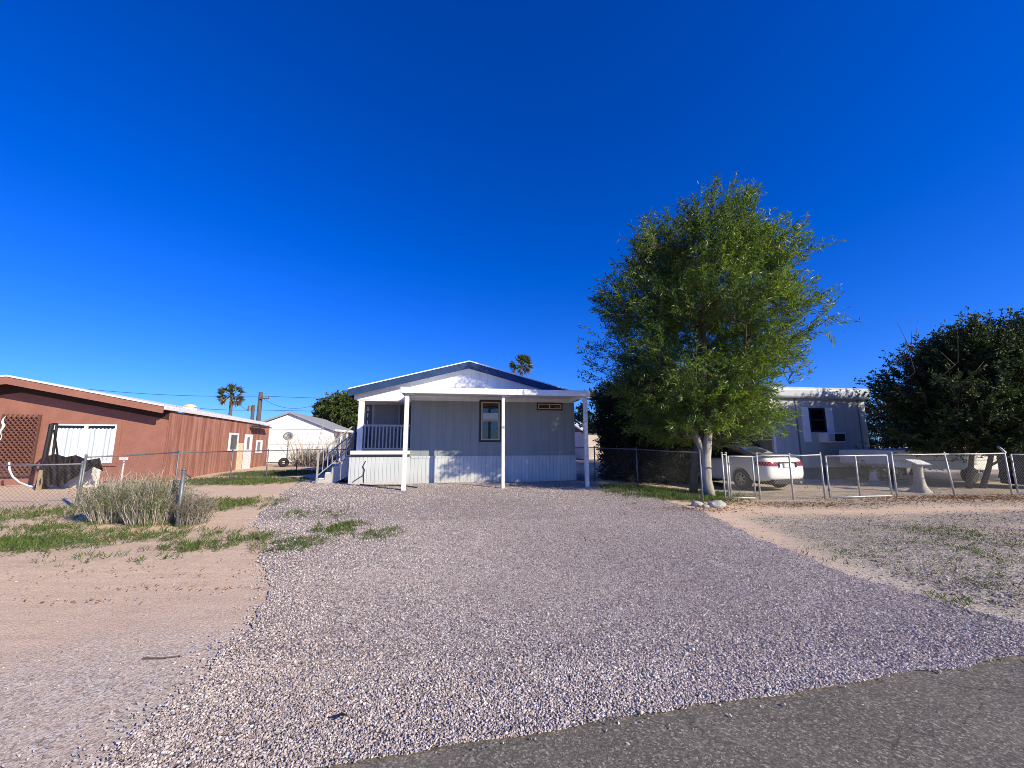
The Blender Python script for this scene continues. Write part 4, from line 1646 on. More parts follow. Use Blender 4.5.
SWY = 12.6
sb = onground(W(40, 445, SWY).x, SWY)
sw = thing('swing_frame', 'old garden swing frame with leaning posts in front of the curtained window', 'garden swing', sb, BR)
Wl = lambda px, v, y: Matrix.Rotation(-BR, 4, 'Z') @ (W(px, v, y) - sb)
mb = MB()
mb.beam(Wl(36.5, 500, SWY - 0.35), Wl(42, 470, SWY - 0.3), 0.085, 0.085)
mb.build('wooden_post', M['wood'], sw)
mb = MB()
mb.tube([Wl(42, 470, SWY), Wl(52, 424, SWY)], 0.06, 8)
mb.tube([Wl(48, 492, SWY + 0.3), Wl(57, 424, SWY + 0.3)], 0.035, 8)
mb.tube([Wl(52, 424, SWY), Wl(57, 424, SWY + 0.3)], 0.03, 8)
mb.tube([Wl(54, 430, SWY + 0.1), Wl(58, 458, SWY + 0.6)], 0.025, 8)
mb.tube([Wl(65, 497, SWY + 0.5), Wl(65, 478, SWY + 0.5)], 0.03, 8)
mb.build('steel_tube', M['black'], sw)
mb = MB()
mb.prism([Wl(52, 470, 13.0), Wl(100, 462, 13.0), Wl(96, 488, 13.0), Wl(50, 490, 13.0)], (0, 0.12, 0))
mb.build('seat_cushion', M['white_worn'], sw, bevel=0.03)
# tarp cloth: draped sheet
tarp_root = thing('black_tarp', 'torn black cloth draped over the garden swing frame', 'tarp', sb, BR)
top = [(40, 470), (46, 456), (56, 454), (66, 457), (76, 455), (88, 460), (100, 458), (103, 470)]
bot = [(34, 488), (44, 492), (52, 484), (60, 488), (70, 480), (82, 474), (94, 467), (103, 471)]
nu_, nv_ = 56, 16
vs, fs = [], []
for i in range(nu_ + 1):
    t = i / nu_ * (len(top) - 1)
    a = min(int(t), len(top) - 2)
    fr_ = t - a
    tp = (top[a][0] + (top[a + 1][0] - top[a][0]) * fr_, top[a][1] + (top[a + 1][1] - top[a][1]) * fr_)
    bp = (bot[a][0] + (bot[a + 1][0] - bot[a][0]) * fr_, bot[a][1] + (bot[a + 1][1] - bot[a][1]) * fr_)
    for j in range(nv_ + 1):
        q = j / nv_
        yy = SWY - 0.1 + 0.11 * math.sin(i * 0.45 + q * 4) + 0.07 * math.sin(i * 1.0 - q * 7) + 0.03 * math.sin(i * 2.3 + q * 2) - 0.15 * math.sin(q * math.pi)
        vs.append(Wl(tp[0] + (bp[0] - tp[0]) * q, tp[1] + (bp[1] - tp[1]) * q, yy))
for i in range(nu_):
    for j in range(nv_):
        a = i * (nv_ + 1) + j
        fs.append((a, a + nv_ + 1, a + nv_ + 2, a + 1))
mb = MB()
mb.add(vs, fs)
mb.build('cloth', pbr('faded_black_cloth', (0.020, 0.015, 0.020), 0.8, 0.5, 5), tarp_root, smooth=True)
# white curved pipe
mb = MB()
pp = [W(px, v, SWY + 0.6) for px, v in ((9, 462), (9.5, 470), (13, 477), (20, 482.5), (29, 486), (38, 487.5))]
mb.tube(pp, 0.026, 8)
tag(mb.build('curved_pipe', M['white'], smooth=True), 'white bent plastic pipe sagging in front of the lattice panel', 'pipe')


# ------------------------------------------------------------------ chain link fences
def mesh_panel(mb, p0, p1, h0, h1, pitch=0.058, r=0.0019, step=None):
    """two families of straight diagonal wires clipped to the panel"""
    p0, p1 = Vector(p0), Vector(p1)
    Ld = (p1 - p0).length
    d = (p1 - p0) / Ld
    nrm = Vector((-d.y, d.x, 0))
    h = h1 - h0
    sp = pitch * 1.414
    for sg in (1, -1):
        k = -int(h / sp) - 2
        while k * sp < Ld + h:
            c_ = k * sp
            # s = c + sg*z for z in 0..h
            sa, sb_ = (c_, c_ + h) if sg > 0 else (c_ + h, c_)
            za, zb = h0, h1
            t0, t1 = 0.0, 1.0
            if sb_ != sa:
                ta, tb2 = (0 - sa) / (sb_ - sa), (Ld - sa) / (sb_ - sa)
                t0, t1 = max(0, min(ta, tb2)), min(1, max(ta, tb2))
            if t1 - t0 > 0.01:
                q0 = p0 + d * (sa + (sb_ - sa) * t0) + Vector((0, 0, za + (zb - za) * t0)) + nrm * 0.003 * sg
                q1 = p0 + d * (sa + (sb_ - sa) * t1) + Vector((0, 0, za + (zb - za) * t1)) + nrm * 0.003 * sg
                mb.tube([q0, q1], r, 3, cap=False)
            k += 1


def pole(mb, p, h, r, lean=(0, 0)):
    p = Vector(p)
    tp = p + Vector((lean[0], lean[1], h))
    mb.tube([p - Vector((0, 0, 0.1)), tp], r, 8)
    mb.tube([tp, tp + Vector((0, 0, 0.025)), tp + Vector((0, 0, 0.05))], [r * 1.2, r * 1.1, r * 0.3], 8)


def fence(label, pts, h, posts_px=None, rad=0.023, mat=None, wire=None, top=True, bottom=False, wr=0.0019, leans=None):
    mat = mat or M['galv']
    wire = wire or M['wire']
    base = Vector(pts[0])
    root = thing('chain_link_fence', label, 'fence', base)
    for i, p in enumerate(pts):
        q = MB()
        pole(q, Vector(p) - base, h, rad, leans.get(i, (0, 0)) if leans else (0, 0))
        q.build('post', mat, root, smooth=True)
    r_ = MB()
    for a, c_ in zip(pts[:-1], pts[1:]):
        if top:
            r_.tube([Vector(a) - base + Vector((0, 0, h - 0.02)), Vector(a).lerp(Vector(c_), 0.5) - base + Vector((0, 0, h - 0.03)), Vector(c_) - base + Vector((0, 0, h - 0.02))], rad * 0.75, 8)
        if bottom:
            r_.tube([Vector(a) - base + Vector((0, 0, 0.06)), Vector(c_) - base + Vector((0, 0, 0.06))], rad * 0.6, 8)
    r_.build('rail', mat, root, smooth=True)
    wm = MB()
    for a, c_ in zip(pts[:-1], pts[1:]):
        a2 = Vector(a) - base
        c2_ = Vector(c_) - base
        zc = max(a2.z, c2_.z)
        a3 = Vector((a2.x, a2.y, 0))
        c3 = Vector((c2_.x, c2_.y, 0))
        # panel follows the mean ground height
        zm = (a2.z + c2_.z) / 2
        mesh_panel(wm, a3 + Vector((0, 0, zm)), c3 + Vector((0, 0, zm)), 0.03, h - 0.03, r=wr)
    wm.build('wire_mesh', wire, root)
    return root


# left lot line fence, running back
lp = []
for (x, y) in ((-9.75, 9.3), (-9.85, 12.0), (-10.05, 14.6), (-10.15, 16.9), (-10.25, 19.4), (-10.3, 22.3)):
    lp.append(onground(x, y))
fence('rusty chain link fence running back along the brown house side yard', lp, 1.15, mat=M['galv_dark'], wire=M['wire_dark'], wr=0.0019)
fence('weathered chain link fence along the street side of the brown house yard', [onground(-9.75, 9.25), onground(-12.0, 8.75), onground(-14.4, 8.2)], 1.0, mat=M['galv_dark'], wire=M['wire_dark'], wr=0.0019)
pb = G(177, 527)
q = MB()
pole(q, (0, 0, 0), 1.0, 0.032)
q.tube([(0, 0, 0.97), (-0.05, 0.25, 0.85)], 0.012, 5)
o = q.build('fence_post', M['galv_dark'], smooth=True)
o.location = pb
tag(o, 'lone dark steel fence post standing by the dry shrub', 'fence post')
q = MB()
q.tube([(0, 0, -0.1), (0.01, 0, 0.60)], 0.018, 8)
q.box(-0.10, 0.08, -0.03, 0.03, 0.60, 0.645)
o = q.build('marker_stake', M['white_worn'])
o.location = onground(W(126, 445, 10.6).x, 10.6)
o.scale = (1, 1, 1.6)
tag(o, 'short white tee shaped stake standing behind the dry shrub', 'stake')
# far cross fence and rust post near the steps
fence('low rusty fence crossing between the side yard and the porch steps', [onground(-10.25, 22.5), onground(-9.0, 22.2), onground(-7.9, 21.6)], 1.15, mat=M['rust'], wire=M['wire_dark'])

# right street fence
fa = G(724, 500)
fb = G(1008, 495)


def fpt(px, off=0.0):
    k = (px - 512) / F * CP
    d_ = fb - fa
    t = (k * fa.y - fa.x) / (d_.x - k * d_.y)
    x = fa.x + d_.x * t
    y = fa.y + d_.y * t + off
    return onground(x * y / (y - off), y)


def gate(label, a, b_, h, mids=(0.5,), r=0.021, lift=0.06, cat='gate', name='chain_link_gate'):
    a, b_ = Vector(a), Vector(b_)
    root = thing(name, label, cat, a)
    d_ = b_ - a
    q = MB()
    up = Vector((0, 0, 1))
    q.tube([up * lift, up * h], r, 8)
    q.tube([d_ + up * lift, d_ + up * h], r, 8)
    q.tube([up * lift, d_ + up * lift], r * 0.9, 8)
    q.tube([up * h, d_ + up * h], r * 0.9, 8)
    for t in mids:
        q.tube([d_ * t + up * lift, d_ * t + up * h], r * 0.85, 8)
    q.build('frame', M['galv'], root, smooth=True)
    wm = MB()
    mesh_panel(wm, Vector((0, 0, 0)), Vector((d_.x, d_.y, 0)), lift, h)
    wm.build('wire_mesh', M['wire'], root)
    for z in (lift + 0.2, h - 0.2):
        hg = MB()
        hg.lathe([(0.0, z - 0.03), (r * 1.5, z - 0.03), (r * 1.5, z + 0.03), (0.0, z + 0.03)], (0, 0, 0), 8)
        hg.build('hinge', M['galv_dark'], root)
    return root


fence('short pale chain link end post pair beside the tree and the walk gate', [fpt(721), fpt(725)], 1.22)
gate('narrow galvanised walk gate in front of the white car wheel', fpt(727), fpt(751), 1.15, (), cat='gate')
fence('galvanised chain link fence section across the rear of the white car', [fpt(755.5), fpt(788), fpt(819)], 1.2)
gate('wide galvanised driveway gate standing slightly ajar right of the white car', fpt(824, -0.25), fpt(885, -0.15), 1.15, (0.48,))
fence('galvanised chain link fence in front of the broad dark tree and whitewashed stump', [fpt(890), fpt(947), fpt(1003)], 1.2, leans={1: (-0.12, 0.0)})
gate('galvanised gate at the right edge beside the navy bin', fpt(1009), fpt(1062), 1.15, (0.5,))
# side fence by the driveway running back from the tree
sf = [G(703, 503)]
dirv = Vector((-0.16, 0.987, 0))
for k in (2.6, 5.2, 7.8, 10.4):
    sf.append(onground(sf[0].x + dirv.x * k - 0.25 * k * 0.6, sf[0].y + dirv.y * k))
fence('dark chain link fence along the right side of the lot under the trees', sf, 1.25, mat=M['galv_dark'], wire=M['wire_dark'])

# brace pole at the right post
q = MB()
q.tube([fpt(1004) + Vector((0, 0, 1.2)), W(988, 438, 14.2)], 0.03, 8)
tag(q.build('leaning_pole', M['white_worn'], smooth=True), 'thin white pole slanting up into the dark tree from the fence post', 'pole')

# rubble at the tree foot
for (px, v, s, lb) in ((697, 506, 0.14, 'flat white concrete lump at the foot of the pale trunk'), (706, 507.5, 0.10, 'small broken concrete lump between two larger ones by the fence post'), (716, 507, 0.18, 'largest pale concrete lump near the walk gate')):
    p = G(px, v)
    bm = bmesh.new()
    bmesh.ops.create_icosphere(bm, subdivisions=2, radius=s)
    for vv_ in bm.verts:
        n_ = mnoise.noise(vv_.co * 5 + Vector((px, 0, 0)))
        vv_.co *= 1 + 0.5 * n_
        vv_.co.z *= 0.6
    me = bpy.data.meshes.new('rubble_lump')
    bm.to_mesh(me)
    bm.free()
    o = reg('concrete_lump', me, M['rubble'], None)
    o.location = p + Vector((0, 0, s * 0.25))
    tag(o, lb, 'rubble', 'lumps of broken concrete by the tree')

# ------------------------------------------------------------------ dry shrubs and bare bushes


def shrub(name, label, cat, base, rx, ry, h, n, tint_rng, mat, group=None, leafn=0, r=0.0036, green=0.0):
    root = thing(name, label, cat, base, 0, group)
    q = MB()
    LP, LD = [], []
    for k in range(n):
        a = random.uniform(0, 2 * math.pi)
        rr = math.sqrt(random.random())
        b0 = Vector((math.cos(a) * rx * rr * 0.75, math.sin(a) * ry * rr * 0.75, 0.0))
        tip = Vector((math.cos(a) * rx * rr * 1.1 + random.uniform(-.2, .2) * rx, math.sin(a) * ry * rr * 1.1 + random.uniform(-.2, .2) * ry, h * random.uniform(0.45, 1.0) * (1 - 0.35 * rr * rr)))
        md = b0.lerp(tip, 0.5) + Vector((random.uniform(-.08, .08), random.uniform(-.08, .08), random.uniform(0, .1)))
        tt = random.uniform(*tint_rng)
        if random.random() < green:
            tt = 1.0
        q.tube([b0, md, tip], [r * 1.3, r, r * 0.4], 3, tt, cap=False)
        for s in range(3):
            p = md.lerp(tip, random.random())
            e = p + Vector((random.uniform(-.16, .16), random.uniform(-.16, .16), random.uniform(0.0, .18)))
            q.tube([p, e], [r * 0.7, r * 0.35], 3, tt, cap=False)
            LP.append(e)
        LP.append(tip)
    q.build('twigs', mat, root, tint=True)
    if leafn:
        base_ = np.array([tuple(p) for p in LP])
        P_ = base_[rng.integers(0, len(base_), leafn)] * np.array([1, 1, 0.8]) + rng.normal(0, 0.05, (leafn, 3))
        P_[:, 2] = np.abs(P_[:, 2])
        V_, F_, T_ = leaf_quads(P_, rng.normal(0, 1, (leafn, 3)) + np.array([0, 0, 0.8]), rng.uniform(0.03, 0.07, leafn), rng.uniform(0.008, 0.016, leafn), rng.uniform(0.1, 0.9, leafn))
        npmesh('foliage', V_, F_, M['grass'], root, T_)
    return root


p = G(118, 520)
shrub('dry_shrub', 'pale dry twiggy shrub against the left corner fence post', 'shrub', p, 0.58, 0.5, 0.95, 560, (0.1, 0.72), M['dry'], 'dry shrubs by the left fence', 3200, green=0.2)
p = G(152, 523)
shrub('dry_shrub', 'dense straw and green shrub left of the lone dark post', 'shrub', p, 0.52, 0.45, 0.98, 560, (0.1, 0.72), M['dry'], 'dry shrubs by the left fence', 3600, green=0.25)
p = G(192, 524)
shrub('dry_shrub', 'grey feathery shrub right of the lone dark post', 'shrub', p, 0.3, 0.3, 0.66, 260, (0.0, 0.35), M['dry'], 'dry shrubs by the left fence', 700)
p = onground(-13.6, 25.8)
shrub('bare_bush', 'leafless fan of thin branches before the white house wall', 'bush', p + Vector((1.1, 0, 0.4)), 2.1, 1.0, 2.6, 60, (0.3, 0.6), M['dry'], None, 0, r=0.014)

# ------------------------------------------------------------------ white house in the back
WR = R(10)
W0 = Vector((W(262, 445, 31).x, 31.0, 0.25))
wh = thing('white_house', 'small white gabled house far behind the brown house with open carport', 'house', W0, WR)
WX = Vector((math.cos(WR), math.sin(WR), 0))
WY = Vector((-math.sin(WR), math.cos(WR), 0))


def wu(px, yl=0.0):
    return hu(px, yl, (W0, WX, WY))


wr_ = wu(333)
wl_ = 2 * wu(288) - wr_
we = W(333, 431, 31.8).z - W0.z
wa = W(288, 414, 31.5).z - W0.z
xm = (wl_ + wr_) / 2
mb = MB()
mb.prism([(wl_, 0, 0), (wr_, 0, 0), (wr_, 0, we), (xm, 0, wa), (wl_, 0, we)], (0, 10, 0))
mb.build('wall', M['far_white'], wh)
mb = MB()
for z in (1.35, 2.5):
    mb.box(wl_ + 0.02, wr_ - 0.02, -0.012, -0.002, z, z + 0.03)
mb.build('seam_line', M['roof_grey'], wh)
mb = MB()
for s, xe in ((-1, wl_ - 0.15), (1, wr_ + 0.15)):
    mb.prism([(xe, -0.2, we - 0.03), (xm, -0.2, wa + 0.03), (xm, -0.2, wa + 0.17), (xe, -0.2, we + 0.11)], (0, 10.4, 0))
mb.build('roof', M['roof_grey'], wh)
cp0, cp1 = wr_ + 0.02, wu(372)
mb = MB()
mb.prism([(wr_ + 0.16, -0.2, we - 0.02), (cp1, -0.2, we - 0.22), (cp1, -0.2, we - 0.07), (wr_ + 0.16, -0.2, we + 0.13)], (0, 6, 0))
cpr = mb.build('carport_roof', M['white_worn'], wh)
mb = MB()
mb.box(wr_ + 0.02, cp1, 5.5, 5.7, 0, we - 0.3)
mb.build('carport_back', M['black'], wh)
for px in (341, 347, 357):
    u = wu(px)
    mb = MB()
    mb.box(u - 0.07, u + 0.07, 0.0, 0.12, 0, we - 0.12)
    mb.build('carport_post', M['white'], wh)
mb = MB()
mb.box(wu(345), cp1, 0.3, 0.4, 0, 1.9)
mb.build('storage_screen', M['white'], wh)
mb = MB()
mb.box(wu(350), cp1 + 0.1, -0.7, -0.62, 0.35, 2.2)
mb.build('dark_screen', M['black'], wh)

# clutter before the white house: bush mound, satellite dish, white tyre
p = onground(W(315, 445, 26).x, 26)
shrub('low_bush', 'low dark grey tangled bush below the white house wall', 'bush', p, 1.5, 0.8, 1.35, 380, (0.0, 0.3), M['dry'], None, 900, r=0.012)
sd = thing('satellite_dish', 'dark round satellite dish on a short mast before the white house', 'satellite dish', onground(W(288, 445, 27).x, 27))
mb = MB()
mb.tube([(0, 0, 0), (0, 0, 2.1)], 0.04, 8)
mb.build('mast', M['galv_dark'], sd)
mb = MB()
mb.lathe([(0.0, 0.12), (0.17, 0.08), (0.30, 0.0), (0.31, 0.01), (0.17, 0.1), (0.0, 0.14)], (0, 0, 0), 16, 'y')
o = mb.build('dish', M['galv_dark'], sd, smooth=True)
o.location = (0.0, -0.05, 1.95)
o.rotation_euler = (R(-25), 0, R(25))
wt = MB()
wt.tube([(0.2 * math.cos(t_), 0, 0.22 + 0.2 * math.sin(t_)) for t_ in np.linspace(0, 2 * math.pi, 18)], 0.11, 8)
o = wt.build('old_tyre', M['tyre'], smooth=True)
o.location = onground(W(285, 445, 25.5).x, 25.5) + Vector((0, 0, 0.05))
o.rotation_euler = (R(-10), 0, R(20))
tag(o, 'old tyre standing on edge by the low dark bush', 'tyre')

# utility poles and lines
PY = 52.0
pp1 = W(261, 392, PY)
up = thing('utility_pole', 'tall dark utility pole rising behind the brown house roof', 'utility pole', onground(pp1.x, PY))
hh = pp1.z - gz(pp1.x, PY)
mb = MB()
mb.tube([(0, 0, -0.1), (0, 0, hh)], [0.28, 0.24], 10)
mb.build('shaft', M['pole'], up, smooth=True)
mb = MB()
mb.beam((0.2, -0.3, hh - 0.9), (1.3, -0.3, hh - 0.9), 0.12)
for x in (0.5, 0.9, 1.25):
    mb.tube([(x, -0.3, hh - 0.84), (x, -0.3, hh - 0.6)], 0.05, 6)
mb.build('crossarm', M['pole'], up)
pp2 = W(253.5, 405, PY - 6)
up2 = thing('utility_pole', 'shorter slim pole left of the tall utility pole', 'utility pole', onground(pp2.x, PY - 6))
h2 = pp2.z - gz(pp2.x, PY - 6)
mb = MB()
mb.tube([(0, 0, -0.1), (0, 0, h2)], [0.2, 0.17], 10)
mb.build('shaft', M['pole'], up2, smooth=True)
mb = MB()
mb.lathe([(0.0, h2 - 0.7), (0.22, h2 - 0.7), (0.22, h2 - 0.1), (0.0, h2 - 0.05)], (-0.38, 0, 0), 10)
mb.build('transformer', M['galv_dark'], up2)


def wire(a, b_, sag, label, r=0.028):
    pts_ = [a.lerp(b_, t) - Vector((0, 0, sag * 4 * t * (1 - t))) for t in np.linspace(0, 1, 17)]
    q = MB()
    o_ = pts_[0].copy()
    q.tube([p_ - o_ for p_ in pts_], r, 5)
    o = q.build('power_line', M['cable'])
    o.location = o_
    tag(o, label, 'power line', 'overhead lines strung from the utility pole')


wire(W(40, 384, PY - 6), W(261, 396, PY), 0.5, 'overhead line running left from the top of the tall pole')
wire(W(261, 396, PY), W(640, 398, PY + 6), 0.5, 'overhead line running right from the top of the tall pole')
wire(W(200, 408.5, PY), W(261, 410, PY), 0.1, 'lower overhead line left of the tall pole')
wire(W(261, 410, PY), W(640, 411, PY + 6), 0.3, 'lower overhead line right of the tall pole')
wire(W(261, 397, PY), W(330, 398.5, PY - 8), 1.3, 'slack drooping service line right of the tall pole', 0.02)
wire(W(240, 404, PY - 4), W(253, 408, PY - 6), 0.4, 'short slack line reaching the slim pole', 0.02)

# ------------------------------------------------------------------ grey mobile home on the right
MR = R(9)
M0 = Vector((W(776, 445, 17.2).x, 17.2, 0.1))
mh = thing('mobile_home', 'grey mobile home end with white shuttered window behind the white car', 'mobile home', M0, MR)
MXd = Vector((math.cos(MR), math.sin(MR), 0))
MYd = Vector((-math.sin(MR), math.cos(MR), 0))


def mu(px, yl=0.0):
    return hu(px, yl, (M0, MXd, MYd))


MW = mu(869)
mz = W(820, 399, 17.6).z - M0.z
mt = W(820, 388, 17.6).z - M0.z
mb = MB()
mb.box(0, MW, 0, 12, 0.5, mz)
mb.build('wall', M['home_grey'], mh)
mb = MB()
mb.box(0.03, MW - 0.03, 0.04, 12, -0.1, 0.498)
mb.build('skirting', pbr('dark_skirting', (0.12, 0.12, 0.13), 0.8, 0.3, 4), mh)
mb = MB()
mb.prism([(-0.12, -0.16, mz + 0.0), (-0.12, -0.22, mz + 0.08), (-0.12, -0.22, mt - 0.12), (-0.12, -0.14, mt), (-0.12, 0.3, mt + 0.05), (-0.12, 12.1, mt + 0.05), (-0.12, 12.1, mz)], (MW + 0.24, 0, 0))
mb.build('roof', pbr('white_metal_roof', (0.42, 0.46, 0.50), 0.5, 0.15, 3), mh, bevel=0.03)
mb = MB()
u = mu(799)
mb.box(u - 0.03, u + 0.03, -0.02, -0.001, 0.5, mz - 0.01)
mb.build('panel_batten', pbr('dark_batten', (0.14, 0.15, 0.16), 0.7, 0.2, 4), mh)
mb = MB()
u = mu(862)
mb.box(u - 0.02, u + 0.02, -0.02, -0.001, 0.5, mz - 0.01)
mb.build('panel_batten', pbr('dark_batten', (0.14, 0.15, 0.16), 0.7, 0.2, 4), mh)
a, c_ = mu(811.5), mu(827.5)
zb_, zt_ = W(820, 432, 17.5).z - M0.z, W(820, 408, 17.5).z - M0.z
wn = window(mh, a, c_, zb_, zt_, 0.0, M['dark_trim'], M['dark_trim'], M['glass_dark'], False, True, 0.04, 0.03)
for (p0, p1) in ((804, 811), (828.2, 835)):
    q = MB()
    x0_, x1_ = mu(p0), mu(p1)
    zz0, zz1 = zb_ - (0.42 if p0 < 820 else 0.05), zt_ + 0.03
    q.box(x0_, x1_, -0.03, -0.002, zz0, zz1)
    k = 0
    z = zz0 + 0.08
    while z < zz1 - 0.08:
        q.box(x0_ + 0.04, x1_ - 0.04, -0.042, -0.031, z, z + 0.035)
        z += 0.07
    q.build('shutter', M['white'], mh)
ac = MB()
x0_, x1_ = mu(819), mu(838.5)
zA0, zA1 = W(829, 442.5, 17.2).z - M0.z, W(829, 432.5, 17.2).z - M0.z
ac.box(x0_, x1_, -0.35, -0.004, zA0, zA1)
aco = ac.build('air_conditioner', M['white'], mh, bevel=0.015)
q = MB()
xm_ = mu(827.5)
q.box(xm_, x1_ - 0.05, -0.362, -0.352, zA0 + 0.05, zA1 - 0.05)
q.build('grille', M['black'], aco)
q = MB()
q.box(x0_ + 0.12, xm_ - 0.03, -0.362, -0.352, zA0 + 0.05, zA1 - 0.05)
q.build('vent_panel', M['home_grey'], aco)
# lower side addition with its deck post
ad = MB()
ad.box(-3.6, -0.002, 2.2, 9, 0.4, mz - 0.35)
ad.build('side_addition', M['home_grey'], mh)
ad = MB()
ad.prism([(-3.8, 0.6, mz - 0.3), (-0.02, 0.6, mz - 0.05), (-0.02, 0.6, mz + 0.12), (-3.8, 0.6, mz - 0.14)], (0, 8.6, 0))
ad.build('addition_roof', M['white'], mh)
ad = MB()
ad.box(-0.14, -0.03, -0.06, 0.05, 0, mz - 0.01)
ad.tube([(-0.08, -0.08, 0.95), (-0.09, -0.1, 1.0)], 0.05, 6)
ad.build('downpipe', M['white_worn'], mh)
ad = MB()
ad.box(-2.2, -0.15, 0.4, 2.19, 0.7, 0.8)
for x in (-2.1, -0.25):
    ad.box(x - 0.05, x + 0.05, 0.45, 0.55, -0.1, 0.7)
ad.build('side_deck', M['wood'], mh)

# bicycle on the deck
bk = thing('bicycle', 'dark bicycle standing on the deck by the white downpipe of the grey mobile home', 'bicycle', M0 + MXd * (-0.75) + MYd * 0.75 + Vector((0, 0, 0.8)), MR + R(10))
for x in (-0.5, 0.5):
    q = MB()
    q.tube([(x, 0.33 * math.cos(t_), 0.33 + 0.33 * math.sin(t_)) if False else (x + 0.33 * math.cos(t_), 0, 0.34 + 0.33 * math.sin(t_)) for t_ in np.linspace(0, 2 * math.pi, 25)], 0.03, 6)
    for k in range(12):
        t_ = k * math.pi / 6
        q.tube([(x, 0, 0.34), (x + 0.31 * math.cos(t_), 0, 0.34 + 0.31 * math.sin(t_))], 0.004, 3)
    q.build('wheel', M['tyre'], bk, smooth=True)
q = MB()
for a, c_ in (((-0.5, 0, 0.34), (-0.1, 0, 0.34)), ((-0.1, 0, 0.34), (-0.25, 0, 0.85)), ((-0.5, 0, 0.34), (-0.25, 0, 0.85)), ((-0.1, 0, 0.34), (0.35, 0, 0.78)), ((-0.22, 0, 0.78), (0.34, 0, 0.85)), ((0.5, 0, 0.34), (0.33, 0, 0.95))):
    q.tube([a, c_], 0.02, 6)
q.build('frame', M['black'], bk)
q = MB()
q.tube([(0.33, -0.28, 1.0), (0.36, 0, 0.96), (0.33, 0.28, 1.0)], 0.018, 6)
q.build('handlebar', M['black'], bk)
q = MB()
q.lathe([(0.0, 0.9), (0.09, 0.89), (0.1, 0.86), (0.0, 0.84)], (-0.27, 0, 0), 10)
q.build('saddle', M['black'], bk)

# ------------------------------------------------------------------ white coupe with black soft top
CR = R(17)
cpos = W(737, 445, 13.4)
axle_dir = Vector((math.cos(CR), math.sin(CR), 0))
C0 = Vector((cpos.x + 0.08, cpos.y, 0)) + axle_dir * 0.78
C0.z = gz(C0.x, C0.y) + 0.0
car = thing('parked_car', 'white two door convertible with black soft top parked behind the chain link fence', 'car', C0, CR)
stations = [(-0.99, .58, .46, .74), (-0.96, .70, .36, .92), (-0.86, .80, .30, 1.02), (-0.6, .86, .27, 1.06), (-0.2, .885, .24, 1.06), (0.4, .89, .22, 1.03), (1.0, .885, .2, .99), (1.8, .885, .2, .97), (2.3, .885, .2, .97), (2.9, .86, .22, .90), (3.35, .80, .25, .80), (3.6, .68, .30, .68), (3.66, .5, .38, .58)]
vs, fs = [], []
ns = None
for (y, hw_, zb, zt) in stations:
    hgt = zt - zb
    sec = [(0, zb), (hw_ * .82, zb), (hw_ * .97, zb + hgt * .12), (hw_, zb + hgt * .38), (hw_ * .99, zb + hgt * .62), (hw_ * .95, zb + hgt * .84), (hw_ * .88, zt - .02), (hw_ * .72, zt + .005), (0, zt + .03)]
    ring = sec + [(-a, z) for a, z in reversed(sec[1:-1])]
    ns = len(ring)
    vs += [(a, y, z) for a, z in ring]
for i in range(len(stations) - 1):
    for k in range(ns):
        k2 = (k + 1) % ns
        fs.append((i * ns + k, i * ns + k2, (i + 1) * ns + k2, (i + 1) * ns + k))
fs.append(tuple(range(ns)))
fs.append(tuple(reversed(range((len(stations) - 1) * ns, len(stations) * ns))))
mb = MB()
mb.add(vs, fs)
body = mb.build('body', M['car'], car, smooth=True)
ss = body.modifiers.new('sub', 'SUBSURF')
ss.levels = 2
ss.render_levels = 2
cut = MB()
for y in (0.0, 2.66):
    cut.lathe([(0.0, -1.2), (0.375, -1.2), (0.375, 1.2), (0.0, 1.2)], (0, y, 0.33), 28, 'x')
cutter = cut.build('cutter', None, car)
bo = body.modifiers.new('arch', 'BOOLEAN')
bo.operation = 'DIFFERENCE'
bo.object = cutter
bo.solver = 'EXACT'
dg = bpy.context.evaluated_depsgraph_get()
me2 = bpy.data.meshes.new_from_object(body.evaluated_get(dg))
body.modifiers.clear()
body.data = me2
me2.polygons.foreach_set('use_smooth', [True] * len(me2.polygons))
bpy.data.objects.remove(cutter)
# inner dark floor
mb = MB()
mb.box(-0.55, 0.55, -0.8, 3.3, 0.2, 0.5)
mb.box(-0.72, 0.72, -0.42, 3.1, 0.3, 0.62)
mb.build('underbody', M['black'], car)
for y in (0.0, 2.66):
    for s in (-1, 1):
        q = MB()
        x = s * 0.76
        q.lathe([(0.20, -0.10), (0.29, -0.11), (0.325, -0.08), (0.33, 0.0), (0.325, 0.08), (0.29, 0.11), (0.20, 0.10)], (x, y, 0.33), 28, 'x')
        w_ = q.build('wheel', M['tyre'], car, smooth=True)
        q = MB()
        xs = x + s * 0.085
        q.lathe([(0.20, -0.02), (0.215, 0.0), (0.19, 0.012 * s), (0.18, -0.03 * s)], (xs, y, 0.33), 24, 'x')
        for k in range(7):
            t_ = k * 2 * math.pi / 7
            q.beam((xs, y + 0.03 * math.cos(t_), 0.33 + 0.03 * math.sin(t_)), (xs, y + 0.19 * math.cos(t_), 0.33 + 0.19 * math.sin(t_)), 0.035, 0.03, up=(1, 0, 0))
        q.lathe([(0.0, 0.02 * s), (0.05, 0.015 * s), (0.055, -0.02 * s)], (xs, y, 0.33), 14, 'x')
        q.build('rim', M['alloy'], w_)
        q = MB()
        q.lathe([(0.0, 0.0), (0.195, 0.0), (0.195, 0.01)], (x, y, 0.33), 20, 'x')
        q.build('brake_disc', M['black'], w_)
